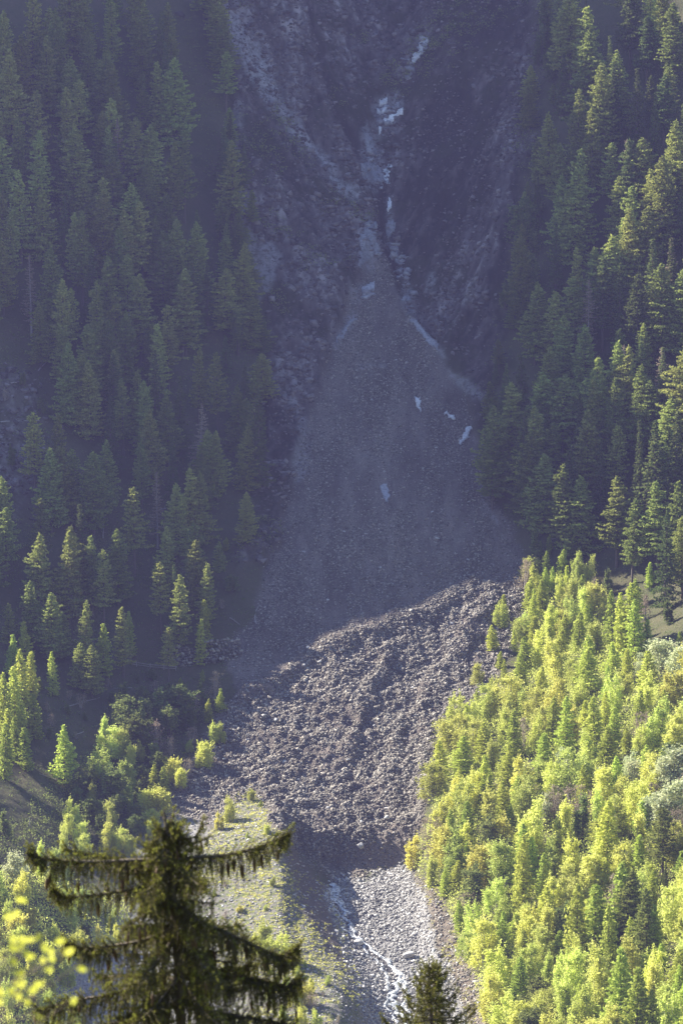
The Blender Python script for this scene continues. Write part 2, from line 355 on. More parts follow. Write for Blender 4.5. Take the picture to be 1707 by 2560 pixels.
def ground_mat():
    m, t, out = mat_new("ground_cover")
    g = N(t, "ShaderNodeNewGeometry"); co = g.outputs['Position']
    at = lambda n: N(t, "ShaderNodeAttribute", attribute_name=n).outputs['Fac']
    n1 = noise(t, .12, 5, .65, co); n2 = noise(t, 1.1, 5, .7, co); n3 = noise(t, 4.0, 3, .7, co)
    grass = ramp(t, n1, [(.3, (.08, .098, .035)), (.5, (.12, .12, .05)), (.7, (.155, .13, .07))])
    grass = mixc(t, n2, grass, (.065, .062, .034))
    mp = N(t, "ShaderNodeMapping"); t.links.new(co, mp.inputs[0]); mp.inputs['Rotation'].default_value = (0.6, .5, 0); mp.inputs['Scale'].default_value = (1.6, .5, .7)
    ad = N(t, 'ShaderNodeMath', operation='MULTIPLY_ADD'); t.links.new(at('streak'), ad.inputs[0]); ad.inputs[1].default_value = .62
    nm = N(t, 'ShaderNodeMath', operation='MULTIPLY'); t.links.new(noise(t, .42, 9, .72, mp.outputs[0]), nm.inputs[0]); nm.inputs[1].default_value = .42; t.links.new(nm.outputs[0], ad.inputs[2])
    rock = ramp(t, ad.outputs[0], [(.36, (.028, .026, .024)), (.47, (.075, .063, .058)), (.60, (.14, .12, .115)), (.78, (.36, .32, .31))])
    veg = ramp(t, noise(t, .055, 6, .7, co), [(.50, (0, 0, 0)), (.58, (.85, .85, .85))])
    rock = mixc(t, veg, rock, (.035, .038, .02))
    deb = ramp(t, n3, [(.3, (.09, .075, .065)), (.55, (.17, .145, .125)), (.75, (.28, .245, .215))])
    m2 = N(t, 'ShaderNodeMapping'); t.links.new(co, m2.inputs[0]); m2.inputs['Scale'].default_value = (1.0, .22, .3)
    dd = ramp(t, noise(t, .13, 7, .68, m2.outputs[0]), [(.36, (.55, .54, .53)), (.5, (.95, .94, .93)), (.64, (1.45, 1.42, 1.38))])
    mm = t.nodes.new("ShaderNodeMix"); mm.data_type = 'RGBA'; mm.blend_type = 'MULTIPLY'; mm.inputs[0].default_value = 1
    t.links.new(deb, mm.inputs[6]); t.links.new(dd, mm.inputs[7]); deb = mm.outputs[2]
    gravel = ramp(t, n3, [(.3, (.20, .19, .18)), (.55, (.32, .31, .30)), (.75, (.46, .45, .44))])
    bank = ramp(t, n2, [(.3, (.085, .068, .05)), (.5, (.16, .13, .10)), (.7, (.28, .24, .20))])
    pale = ramp(t, n2, [(.3, (.30, .29, .30)), (.7, (.5, .48, .48))])
    mor = mixc(t, ramp(t, noise(t, .9, 5, .75, co), [(.47, (0, 0, 0)), (.56, (1, 1, 1))]), (.20, .185, .165), (.13, .15, .055))
    c = mixc(t, at('rock'), grass, rock)
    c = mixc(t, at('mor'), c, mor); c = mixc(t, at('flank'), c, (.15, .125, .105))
    c = mixc(t, at('bank'), c, bank); c = mixc(t, at('grav'), c, gravel)
    c = mixc(t, at('deb'), c, deb); c = mixc(t, at('creek'), c, gravel)
    c = mixc(t, at('wat'), c, (.06, .058, .06))
    pm = N(t, "ShaderNodeMath", operation='MULTIPLY'); t.links.new(at('pale'), pm.inputs[0])
    t.links.new(ramp(t, noise(t, .5, 5, .8, co), [(.38, (.1, .1, .1)), (.55, (1, 1, 1))]), pm.inputs[1])
    c = mixc(t, pm.outputs[0], c, pale)
    bs = N(t, "ShaderNodeBsdfPrincipled"); t.links.new(c, bs.inputs['Base Color']); bs.inputs['Roughness'].default_value = .92
    bs.inputs['Specular IOR Level'].default_value = .2
    t.links.new(bump(t, n3, .4, .9), bs.inputs['Normal'])
    t.links.new(bs.outputs[0], out.inputs[0]); return m
M_GROUND = ground_mat()

def stone_mat(name, lo, hi, rough=.85, sc=1.2):
    m, t, out = mat_new(name)
    g = N(t, "ShaderNodeNewGeometry"); oi = N(t, "ShaderNodeObjectInfo")
    c = ramp(t, g.outputs['Random Per Island'], [(0, lo), (.6, tuple((a + b) / 2.2 for a, b in zip(lo, hi))), (1, hi)])
    n = noise(t, sc, 5, .7, g.outputs['Position'])
    mm = t.nodes.new("ShaderNodeMix"); mm.data_type = 'RGBA'; mm.blend_type = 'MULTIPLY'; mm.inputs[0].default_value = .8
    t.links.new(c, mm.inputs[6]); t.links.new(ramp(t, n, [(.34, (.35, .35, .35)), (.5, (.95, .95, .95)), (.66, (1.25, 1.25, 1.25))]), mm.inputs[7])
    bs = N(t, "ShaderNodeBsdfPrincipled"); t.links.new(mm.outputs[2], bs.inputs['Base Color']); bs.inputs['Roughness'].default_value = rough
    t.links.new(bump(t, n, .1, .6), bs.inputs['Normal']); t.links.new(bs.outputs[0], out.inputs[0]); return m
M_RUB = stone_mat("debris_rock", (.08, .070, .056), (.42, .38, .32))
M_STONE = stone_mat("river_stone", (.13, .125, .12), (.58, .56, .53))
M_BOULD = stone_mat("boulder_rock", (.36, .34, .32), (.5, .48, .46), .8, 2.0)
M_SLAB = stone_mat("pale_slab_rock", (.52, .51, .52), (.80, .78, .78), .6, 2.2)
M_FACE = stone_mat("grey_rock_face", (.20, .20, .215), (.36, .36, .38), .7, 1.6)
M_CLIFFR = stone_mat("cliff_rock", (.045, .038, .034), (.24, .21, .2))

def leaf_mat(name, c0, c1, var=.25, tr=.35, hue=.0):
    m, t, out = mat_new(name)
    g = N(t, "ShaderNodeNewGeometry"); oi = N(t, "ShaderNodeObjectInfo")
    c = mixc(t, g.outputs['Random Per Island'], c0, c1)
    hs = N(t, "ShaderNodeHueSaturation"); t.links.new(c, hs.inputs['Color'])
    mr = N(t, "ShaderNodeMapRange"); t.links.new(oi.outputs['Random'], mr.inputs[0]); mr.inputs[3].default_value = 1 - var; mr.inputs[4].default_value = 1 + var
    t.links.new(mr.outputs[0], hs.inputs['Value'])
    wn = N(t, "ShaderNodeTexWhiteNoise", noise_dimensions='1D'); t.links.new(oi.outputs['Random'], wn.inputs['W'])
    mh = N(t, "ShaderNodeMapRange"); t.links.new(wn.outputs['Value'], mh.inputs[0]); mh.inputs[3].default_value = .5 - .018; mh.inputs[4].default_value = .5 + .016 + hue
    t.links.new(mh.outputs[0], hs.inputs['Hue'])
    d = N(t, "ShaderNodeBsdfDiffuse"); tl = N(t, "ShaderNodeBsdfTranslucent"); mx = N(t, "ShaderNodeMixShader"); mx.inputs[0].default_value = tr
    t.links.new(hs.outputs[0], d.inputs[0])
    g2 = N(t, "ShaderNodeGamma"); g2.inputs[1].default_value = .92; t.links.new(hs.outputs[0], g2.inputs[0]); t.links.new(g2.outputs[0], tl.inputs[0])
    t.links.new(d.outputs[0], mx.inputs[1]); t.links.new(tl.outputs[0], mx.inputs[2]); t.links.new(mx.outputs[0], out.inputs[0]); return m
M_LARCH = leaf_mat("larch_needles", (.20, .245, .06), (.39, .42, .11), .35, .42)
M_PINE = leaf_mat("pine_needles", (.08, .12, .035), (.16, .19, .06), .25, .35)
M_YOUNG = leaf_mat("young_larch_needles", (.35, .43, .07), (.56, .62, .13), .24, .55)
M_BIRCH = leaf_mat("spring_leaves", (.47, .53, .11), (.70, .73, .22), .24, .55)
M_YELLOW = leaf_mat("yellow_leaves", (.54, .56, .10), (.76, .75, .21), .2, .55)
M_WILLOW = leaf_mat("silver_willow_leaves", (.42, .46, .22), (.72, .74, .46), .15, .4)
M_DIM = leaf_mat("alder_leaves", (.13, .17, .055), (.26, .30, .09), .25, .45)
M_RUST = leaf_mat("bare_twigs", (.26, .21, .14), (.42, .35, .25), .2, .3)
def bark_mat(name, c):
    m, t, out = mat_new(name); g = N(t, "ShaderNodeTexCoord")
    n = noise(t, 3.0, 4, .7, g.outputs['Object']); bs = N(t, "ShaderNodeBsdfPrincipled")
    t.links.new(ramp(t, n, [(.3, tuple(k * .6 for k in c)), (.7, c)]), bs.inputs['Base Color']); bs.inputs['Roughness'].default_value = .95
    t.links.new(bump(t, n, .05, .6), bs.inputs['Normal']); t.links.new(bs.outputs[0], out.inputs[0]); return m
M_BARK = bark_mat("bark", (.16, .125, .10)); M_GREY = bark_mat("weathered_wood", (.42, .38, .35)); M_WHITEBARK = bark_mat("pale_bark", (.45, .42, .38))

# ------------------------------------------------------------------ ground objects: one sheet, split where its cover changes
def build_ground():
    ny, nx = ZZ.shape; idx = np.arange(ny * nx).reshape(ny, nx)
    F = np.stack([idx[:-1, :-1], idx[:-1, 1:], idx[1:, 1:], idx[1:, :-1]], -1).reshape(-1, 4)
    V = np.stack([XX.ravel(), YY.ravel(), ZZ.ravel()], -1)
    fd = MK['deb'][F].mean(1) > .5; fc = (MK['creek'][F].mean(1) > .5) & ~fd
    inner = (YY.ravel()[F].mean(1) > 650) & (np.abs(XX.ravel()[F].mean(1)) < 140)
    fd &= inner; fc &= inner
    for k in MK: MK[k] = np.where((YY.ravel() > 640) & (np.abs(XX.ravel()) < 140), MK[k], 0)
    MK['rock'] = np.clip(MK['rock'], 0, 1)
    MK['rock'] = np.maximum(MK['rock'], np.where(XX.ravel() < -118, .6, 0))
    for name, sel in (('ground', ~(fd | fc)), ('debris_slope', fd), ('stream_bed', fc)):
        f = F[sel]; used = np.unique(f); re = np.full(len(V), -1, int); re[used] = np.arange(len(used))
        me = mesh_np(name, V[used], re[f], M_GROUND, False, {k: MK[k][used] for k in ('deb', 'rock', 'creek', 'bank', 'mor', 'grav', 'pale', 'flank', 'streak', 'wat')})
        o = obj(name, me); tag(o, kind='structure')
build_ground()
# ------------------------------------------------------------------ leaf clusters
def quads(C, size, rng, flat=0.0, asp=.6):
    """one small rhombic leaf spray per centre, randomly turned (flat > 0 leans them level)"""
    n = len(C); a = rng.normal(size=(n, 3)); a[:, 2] *= (1 - flat); a /= np.linalg.norm(a, axis=1)[:, None]
    b = rng.normal(size=(n, 3)); b[:, 2] *= (1 - flat * .7); b -= (a * b).sum(1)[:, None] * a; b /= np.linalg.norm(b, axis=1)[:, None]
    s = (size * rng.uniform(.55, 1.35, n))[:, None]
    V = np.stack([C - a * s, C - b * s * asp, C + a * s, C + b * s * asp], 1).reshape(-1, 3)
    F = np.arange(n * 4).reshape(-1, 4); return V, F

def larch_mesh(seed, Ht, Rr, dens=1.0, shape=.85, low=.1, droop=.25, ls=.30, rag=.25, mat=None, bark=None):
    """conifer: tapered trunk with limbs; sprays of needles along every limb. Returns (trunk mesh, crown mesh)"""
    rng = np.random.default_rng(seed); tb = MB(); lean = rng.normal(0, .012, 2)
    zs = np.linspace(0, Ht * .985, 9); P = np.stack([lean[0] * zs ** 1.15, lean[1] * zs ** 1.1, zs], 1)
    r0 = .011 * Ht + .06; P[0, 2] = -1.2
    tb.tube(P, r0 * (1 - .93 * np.linspace(0, 1, 9)), 6)
    nb = int(95 * dens); C = []; S = []
    gapa = rng.uniform(0, 2 * PI, 3)
    for i in range(nb):
        f = low + (1 - low) * (max(0, i + rng.uniform(-.5, .5)) / nb) ** .93
        f = min(max(f, low * .8), .995)
        z = f * Ht; az = i * 2.399 + rng.normal(0, .35)
        prof = (1 - f) ** shape * (.55 + .45 * min(1, (f - low * .5) / .25))
        L = Rr * prof * rng.uniform(1 - rag * 1.6, 1 + rag) + .12
        L *= .82 + .22 * math.cos(az - gapa[0]) * math.sin(f * 9 + gapa[1])
        dz = -droop * L * (1.4 - f * 1.3); up = .22 * L * rng.uniform(.5, 1.3)
        d = np.array([math.cos(az), math.sin(az)]); px = np.interp(z, zs, P[:, 0]); py = np.interp(z, zs, P[:, 1])
        t = np.linspace(0, 1, 4); bp = np.stack([px + d[0] * L * t, py + d[1] * L * t, z + dz * t + up * t ** 3], 1)
        if L > .8: tb.tube(bp, np.array([.045, .035, .022, .01]) * (.4 + L / 3), 3)
        n = max(5, int(L * 17 * dens ** .3))
        tt = rng.uniform(.12, 1.03, n) ** .8; wdt = .12 + .17 * L * (1 - (tt - .45) ** 2)
        q = np.stack([px + d[0] * L * tt, py + d[1] * L * tt, z + dz * tt + up * tt ** 3], 1)
        perp = np.array([-d[1], d[0]]); sw = rng.normal(0, 1, n) * wdt
        q[:, 0] += perp[0] * sw; q[:, 1] += perp[1] * sw; q[:, 2] -= np.abs(rng.normal(0, .16, n)) * (.4 + L * .22)
        C.append(q)
    C.append(np.stack([lean[0] * Ht + rng.normal(0, .08, 14), lean[1] * Ht + rng.normal(0, .08, 14), Ht * rng.uniform(.95, 1.01, 14)], 1))
    C = np.concatenate(C); V, F = quads(C, ls, rng, .35, .5)
    return tb.mesh('trunk', bark or M_BARK, True), mesh_np('crown', V, F, mat or M_LARCH)

def broad_mesh(seed, Ht, Rr, nl, n, ls, mat, bark=None, upright=.8, lowf=.03):
    """broadleaved tree or bush: several stems, each carrying leafy lobes"""
    rng = np.random.default_rng(seed); tb = MB(); C = []
    for i in range(nl):
        az = rng.uniform(0, 2 * PI); rr = Rr * .62 * math.sqrt(rng.uniform(0.02, 1)); f = rng.uniform(lowf + .12, .88) if i else .84
        if not i: rr *= .2
        c = np.array([math.cos(az) * rr * (1.25 - f * .6), math.sin(az) * rr * (1.25 - f * .6), f * Ht])
        lr = Rr * rng.uniform(.26, .48) * (1.1 - .45 * f); lz = lr * rng.uniform(1.1, 1.9) * upright
        base = np.array([c[0] * .12, c[1] * .12, -.6])
        mid = base * .45 + c * .55 + np.array([0, 0, -.08 * Ht]); mid[:2] *= .7
        tb.tube(np.stack([base, mid, c, c + [0, 0, lz * .8]]), np.array([.012 * Ht + .02, .009 * Ht, .005 * Ht, .01]), 4)
        k = int(n / nl * rng.uniform(.7, 1.3)); q = rng.normal(size=(k, 3)); q /= np.linalg.norm(q, axis=1)[:, None]; tp = 1 - .55 * np.clip(q[:, 2], 0, 1)
        rad = rng.uniform(.1, 1.0, k) ** .5 * rng.uniform(.8, 1.25, k); bmp = 1 + .35 * np.sin(q[:, 0] * 5 + seed + i) * np.sin(q[:, 1] * 6 + i) + .25 * np.sin(q[:, 2] * 9 + i * 2)
        q[:, :2] *= tp[:, None]; q[:, 2] *= 1.15
        q = q * (rad * bmp)[:, None] * np.array([lr, lr, lz]) + c
        q[:, 2] -= (q[:, 2] - c[2] < 0) * rng.uniform(0, 1, k) * c[2] * .45
        C.append(q)
        for _ in range(5):      # loose shoots that break the outline
            a2 = rng.uniform(0, 2 * PI); e = c + np.array([math.cos(a2) * lr, math.sin(a2) * lr, lz * rng.uniform(.5, 1.0)]) * rng.uniform(.9, 1.35)
            m = max(3, k // 40); C.append(c + (e - c) * rng.uniform(.6, 1.1, (m, 1)) + rng.normal(0, .12, (m, 3)))
    C = np.concatenate(C); C = C[C[:, 2] > lowf * Ht * .5]
    V, F = quads(C, ls, rng, 0, .55)
    return tb.mesh('trunk', bark or M_BARK, True), mesh_np('crown', V, F, mat)

PROTO = {}
PROTO['larch'] = [larch_mesh(100 + i, 20, r * 1.7, d * 1.15, s, lo, dr, .32, rg) for i, (r, d, s, lo, dr, rg) in enumerate(
    [(3.3, 1.15, .68, .14, .25, .22), (2.7, 1.0, .62, .25, .3, .3), (3.9, 1.25, .72, .10, .35, .25), (2.3, 1.0, .55, .2, .2, .3), (3.1, .8, .6, .32, .3, .4), (3.5, 1.2, .6, .12, .25, .2)])]
PROTO['spruce'] = [larch_mesh(120 + i, 20, r, d, s, lo, dr, .27, rg, M_PINE) for i, (r, d, s, lo, dr, rg) in enumerate(
    [(3.4, 1.4, .9, .06, .45, .2), (4.2, 1.35, .95, .08, .5, .3)])]
PROTO['brown'] = [larch_mesh(160 + i, 20, r, .75, .7, .2, .25, .24, .4, mat=M_RUST, bark=M_GREY) for i, r in enumerate((3.2, 4.0))]
PROTO['pine'] = [larch_mesh(130 + i, 20, r, 1.2, .48, .25, .0, .33, .35, mat=M_PINE) for i, r in enumerate((3.6, 3.0))]
PROTO['young'] = [larch_mesh(140 + i, 10, r, d, s, lo, .15, .23, rg, mat=M_YOUNG) for i, (r, d, s, lo, rg) in enumerate(
    [(2.6, 1.3, .8, .03, .25), (2.1, 1.2, .7, .04, .3), (3.0, 1.4, .85, .03, .3), (2.3, 1.3, .62, .05, .25)])]
PROTO['birch'] = [broad_mesh(200 + i, 9, r, nl, n, .17, M_BIRCH, M_WHITEBARK, up) for i, (r, nl, n, up) in enumerate(
    [(2.6, 9, 5200, 1.9), (3.1, 13, 6400, 1.6), (2.2, 8, 4600, 2.1), (3.4, 16, 6800, 1.35), (2.6, 10, 5600, 1.9)])]
PROTO['alder'] = [broad_mesh(220 + i, 8, r, nl, n, .22, M_DIM, None, up) for i, (r, nl, n, up) in enumerate(
    [(2.6, 10, 2400, 1.0), (3.2, 13, 3000, .8), (2.0, 8, 2000, 1.2)])]
PROTO['yellow'] = [broad_mesh(230 + i, 7, r, nl, n, .16, M_YELLOW, M_WHITEBARK, up) for i, (r, nl, n, up) in enumerate(
    [(2.3, 9, 4600, 1.7), (2.8, 12, 5200, 1.4), (2.0, 8, 4200, 1.9)])]
PROTO['willow'] = [broad_mesh(240 + i, 8, r, nl, n, .22, M_WILLOW, M_GREY, up) for i, (r, nl, n, up) in enumerate(
    [(3.2, 12, 2900, .9), (2.6, 10, 2400, .9)])]
PROTO['bare'] = [broad_mesh(250 + i, 7, r, 9, 900, .13, M_RUST, M_GREY, 1.0) for i, r in enumerate((2.0, 2.6))]
PH = dict(brown=20, larch=20, spruce=20, pine=20, young=10, birch=9, alder=8, yellow=7, willow=8, bare=7)
NAME = dict(brown='bare_larch', larch='larch_tree', spruce='spruce_tree', pine='stone_pine', young='young_larch', birch='birch_tree', alder='alder_shrub', yellow='yellow_birch', willow='willow_bush', bare='bare_shrub')
CAT = dict(brown='larch', larch='larch', spruce='spruce', pine='pine', young='young larch', birch='birch', alder='alder', yellow='birch', willow='willow', bare='shrub')
TREES = []      # dicts; labels are written once all stand
def tree(kind, u, v, h=None, wf=1.0, var=None, tip=None, note=None):
    """a tree whose foot is seen at (u, v); height in m, or reached by its tip at picture height `tip`"""
    x, y, z = place(u, v); x, y, z = float(x[0]), float(y[0]), float(z[0])
    mpp = (y * CP - z * SP) * T8 / 1280
    if h is None: h = (v - tip) * mpp / math.cos(PITCH)
    i = random.randrange(len(PROTO[kind])) if var is None else var % len(PROTO[kind])
    tk, cr = PROTO[kind][i]; s = h / PH[kind]
    base = empty(NAME[kind], (x, y, z - .1), random.uniform(0, 2 * PI))
    sx = s ** .75 * wf * random.uniform(.92, 1.1); base.scale = (sx, sx, s)
    a = obj('trunk', tk, base); b = obj('crown', cr, base)
    b.location = (0, 0, 0)
    d = dict(o=base, k=kind, u=u, v=v, tip=v - h / mpp, h=h, x=x, y=y, z=z, note=note); TREES.append(d); return d

# conifers read off the photograph: picture position of the tip, seen height in px, kind, width
def Z(L, ox=0, oy=0): return [(ox + x / 1.836, oy + y / 1.836) for x, y in L]
LEFT_UP = Z([(60,240),(110,165),(220,175),(250,60),(340,270),(480,240),(365,370),(310,410),(180,420),(530,300),(660,85),(735,290),(810,275),(510,460),(90,545),(175,605),(285,605),(345,595),(480,515),(510,590),(620,545),(690,580),(795,650),(850,640),(520,730),(675,740),(100,790),(205,865),(400,820),(475,885),(590,850),(660,930),(770,895),(50,980),(380,975),(545,1055),(820,1010),(910,1025),(750,1065),(720,1000),(430,1160),(490,1180),(590,1170),(650,1265),(895,1185),(855,1240),(285,1285),(540,1345),(575,1430),(775,1400),(735,1490),(1080,650),(510,1475),(420,1490),(840,1290),(20,60),(150,-60),(400,-90),(520,-20),(640,-60),(330,-160),(740,60),(790,130),(10,640),(20,880)])
LEFT_MID = Z([(320,5),(375,55),(420,90),(525,40),(570,170),(510,250),(640,135),(715,40),(700,315),(775,240),(830,160),(910,30),(1000,50),(655,460),(960,405),(1000,410),(920,470),(880,580),(910,600),(285,480),(240,490),(330,490),(800,440),(490,450),(810,650),(765,850),(890,830),(345,845),(430,890),(175,880),(190,720),(480,950),(905,910),(740,1010),(805,1020),(945,1015),(820,1070),(150,1095),(240,1150),(400,1185),(570,1215),(1100,200),(1130,380),(20,620),(30,760)], 0, 854)
LEFT_LOW = Z([(475,1290),(260,1215),(290,1250),(425,1390),(375,1380),(920,1270),(775,1310),(120,1280),(245,1420),(815,1150),(940,1185),(600,1235),(1000,915),(1130,690),(40,1200),(60,1340)], 0, 854)
LEFT_LIT = Z([(105,1410),(145,1420),(30,1520),(70,1490)], 0, 854) + Z([(105,75),(165,45),(45,115),(120,200),(300,185),(25,180),(70,150)], 0, 1708)
RIGHT_UP = Z([(1135,40),(1130,155),(1310,645),(1375,640),(1230,660),(1260,815),(1000,670),(1090,690),(1275,1010),(1215,1085),(1150,1135),(1195,1185),(885,1300),(960,1340),(1040,1280),(1010,1450),(1115,1510),(1510,1095),(1450,1215),(1355,1260),(1060,780),(1470,725),(1400,955),(1230,170),(1520,20),(1250,240),(1420,-60),(1320,-80),(1050,-40),(1000,60),(1150,500),(1080,420),(1330,960),(1420,1100),(1560,1240),(1350,320),(1180,300),(1540,560),(1400,780),(1320,860)], 854, 0)
RIGHT_MID = Z([(1270,0),(1300,20),(1465,25),(1095,240),(905,145),(970,370),(1045,455),(870,300),(780,190),(750,100),(1570,30),(1510,260),(860,420),(700,300),(690,420),(830,330),(1190,460),(1120,320),(1255,380),(920,520),(1010,560),(1080,620),(1260,620),(1330,720),(1450,640),(1550,640),(1560,800),(1480,760),(900,250),(1010,150),(1160,70),(1150,180),(940,20),(820,60),(1420,180)], 854, 854)
RIGHT_LIT = [(1562, 0, 130, 'spruce', .6, 0), (1614, 44, 170, 'pine', 1.4, 0), (1529, 158, 215, 'spruce', 1.25, 0), (1625, 193, 170, 'pine', .9, 1),
             (1657, 190, 180, 'pine', 1.2, 0), (1679, 414, 170, 'pine', .9, 1), (1546, 659, 230, 'spruce', 1.1, 1), (1608, 809, 150, 'larch', 1, 5),
             (1705, 485, 150, 'pine', .9, 0), (1606, 914, 230, 'larch', 1.1, 2), (1538, 946, 250, 'larch', .9, 1),
             (1633, 1052, 330, 'spruce', 1.35, 1), (1597, 1052, 300, 'spruce', .9, 0), (1682, 1026, 340, 'spruce', 1.2, 0), (1704, 850, 300, 'larch', 1.2, 2), (1440, 620, 200, 'larch', .9, 1)]
for (u, v) in LEFT_UP: tree(random.choice(['larch'] * 7 + ['spruce']), u, v + random.uniform(185, 240), tip=v, wf=random.uniform(.9, 1.3))
for (u, v) in LEFT_MID: tree(random.choice(['larch'] * 6 + ['spruce']), u, v + random.uniform(170, 215), tip=v)
for (u, v) in LEFT_LOW: tree(random.choice(['larch', 'young', 'larch']), u, v + random.uniform(95, 140), tip=v)
for (u, v) in LEFT_LIT: tree('young', u, v + random.uniform(110, 170), tip=v, wf=1.15)
tree('spruce', 648, 1224, tip=968, wf=1.1, var=1)
tree('pine', 569, 520, tip=351, wf=.9)
for (u, v) in RIGHT_UP: tree(random.choice(['larch'] * 4 + ['spruce', 'pine']), u, v + random.uniform(185, 250), tip=v, wf=random.uniform(1.05, 1.4))
for (u, v) in RIGHT_MID: tree(random.choice(['larch'] * 3 + ['spruce']), u, v + random.uniform(190, 260), tip=v, wf=random.uniform(1.0, 1.35))
for (u, v, h, k, wf, va) in RIGHT_LIT: tree(k, u, v + h, tip=v, wf=wf, var=va)

# conifers on the sunlit hill, lower right, and single trees
def R6(x, y): return 854 + x / 1.836, 1708 + y / 1.836
def R4(x, y): return 854 + x / 1.836, 854 + y / 1.836
for (x, y, h, k, wf) in [(1015,880,40,'young',1),(1090,955,60,'young',1),(930,1035,70,'young',1),(920,1090,90,'young',1.2),(875,1130,90,'young',1),(970,1030,60,'young',1),(1035,1025,70,'young',1),
        (1000,1095,80,'young',1),(1055,1095,90,'birch',1),(1240,1140,150,'young',1.2),(1280,1150,160,'young',1.1),(1330,1110,175,'young',1.7),(1120,1350,150,'young',1.3),(1340,1180,150,'young',1.3),
        (890,870,75,'alder',1.2),(840,1000,75,'bare',1.3),(1160,1070,70,'bare',1.3),(1170,1130,80,'birch',1.6),(1110,1150,80,'birch',1.2),(1220,1050,60,'alder',1.2),
        (1480,1370,100,'willow',1.5),(1540,1400,90,'willow',1.2),(1380,1430,50,'willow',1),(950,880,50,'young',.9),(1060,930,60,'alder',1)]:
    u, v = R4(x, y); tree(k, u, v + h, tip=v, wf=wf)
for (x, y, h, k, wf) in [(825,640,170,'young',1.0),(830,700,200,'young',1.1),(935,825,120,'young',1.0),(945,930,130,'young',1.5),(1215,540,190,'young',1.5),(1420,860,110,'young',1.1),(1435,1010,140,'young',1.2),
        (1275,1200,220,'young',1.3),(1350,1290,220,'young',1.2),(1310,850,190,'larch',1.2),(1160,920,200,'young',1.5),(1070,920,230,'young',1.3),(1280,820,200,'young',1.4),(1470,560,190,'larch',1.3),
        (1480,820,100,'spruce',1),(875,700,130,'young',1.1),(740,450,110,'young',1.2),(1540,1290,120,'young',1.0),(1560,1370,130,'young',1.2),(790,120,130,'young',1.2),(1030,60,150,'young',1.5),(1160,60,150,'young',1.4),
        (965,60,130,'young',1.2),(1360,30,100,'young',1.2),(1250,110,90,'young',1.3),(675,0,70,'young',.9),(450,1500,40,'young',1),(620,20,40,'young',1),(1420,1400,160,'young',1.2),(1220,1010,200,'young',1.1),(1400,930,190,'larch',1.1)]:
    u, v = R6(x, y); tree(k, u, v + h, tip=v, wf=wf)
for (x, y, h, k, wf) in [(1010,290,60,'willow',1.3),(1040,330,60,'willow',1),(1330,310,75,'willow',1.1),(1500,330,100,'willow',1.3),(1545,300,110,'willow',1.3),(1480,470,110,'willow',1.6),(1540,440,100,'willow',1.3),(1430,520,90,'willow',1.2),
        (1200,410,95,'birch',1.5),(1290,430,80,'yellow',1.2),(970,450,90,'bare',1.3),(1070,460,90,'bare',1.5),(1140,480,80,'bare',1.3),(930,500,90,'willow',1),(1020,560,110,'birch',1.4),(990,500,80,'bare',1),(1370,130,70,'bare',1.3),
        (1550,640,110,'birch',1.2),(1330,360,70,'willow',1),(1180,380,60,'willow',.9),(880,560,150,'birch',1.4),(860,430,110,'birch',1.3),(1160,790,110,'birch',1.6),(1040,730,100,'yellow',1.3),(1030,840,90,'birch',1.4),
        (1170,1240,150,'birch',1.3),(1100,1400,120,'birch',1.2),(1430,1250,110,'yellow',1.1),(1490,930,70,'bare',1.2),(330,710,75,'yellow',1.4),(520,150,95,'birch',1.6)]:
    u, v = R6(x, y); tree(k, u, v + h, tip=v, wf=wf)
for (x, y, h, k, wf) in [(480,165,60,'birch',1.2),(510,200,75,'birch',1.5),(555,215,70,'birch',1.2),(470,300,90,'birch',1.7),(600,290,60,'birch',1.4),(645,275,45,'birch',1),(420,380,60,'alder',1.2),(510,390,100,'alder',1.7),
        (325,535,60,'birch',1.2),(345,570,50,'birch',1),(500,655,70,'birch',1.7),(560,670,60,'birch',1.3),(385,705,60,'birch',1.1),(600,700,50,'yellow',1),(705,370,75,'young',1.3),(755,380,80,'young',1.3),(790,345,60,'yellow',1.1),
        (670,490,55,'yellow',1.3),(730,485,65,'yellow',1.6),(700,580,50,'yellow',1.3),(695,640,40,'birch',1.2),(830,390,50,'yellow',1),(860,345,45,'bare',1.2),(945,270,60,'yellow',1.6),(915,310,40,'birch',1.2),(980,190,50,'birch',1.6),
        (1010,195,45,'yellow',1.3),(870,260,30,'birch',1),(880,200,40,'bare',1.5),(955,70,60,'young',1),(1010,20,60,'young',1),(1055,525,60,'birch',1.1),(1005,600,40,'yellow',1.2),(1155,490,25,'yellow',1),(670,40,70,'alder',1.3),(590,60,90,'alder',1.6),
        (660,80,80,'alder',1.4),(740,30,90,'alder',1.6),(820,10,90,'alder',1.6),(620,150,90,'alder',1.6),(720,170,80,'bare',1.5),(780,110,80,'alder',1.5),(640,120,80,'alder',1.2),(550,50,70,'alder',1.3),
        (60,780,75,'willow',1.2),(100,800,60,'willow',1),(20,590,60,'alder',1.6),(1210,1110,75,'birch',1.4),(1290,1150,75,'birch',1.3),(1240,1170,60,'yellow',1.2),(1170,1150,50,'birch',1.2),(1340,1200,50,'yellow',1.1),
        (1400,1390,50,'yellow',1.2),(1350,1400,50,'birch',1.2),(1440,1420,45,'bare',1.2),(1380,1490,50,'yellow',1.3),(1450,1510,45,'birch',1.4)]:
    u, v = 0 + x / 1.836, 1708 + y / 1.836; tree(k, u, v + h, tip=v, wf=wf)

for (u, v, h) in [(1567,351,190),(1603,349,180),(1652,868,170),(1558,862,180),(1676,596,200),(1470,700,210),(395,1180,190),(80,640,200),(500,1010,190),(300,300,200)]: tree('brown', u, v + h, tip=v)

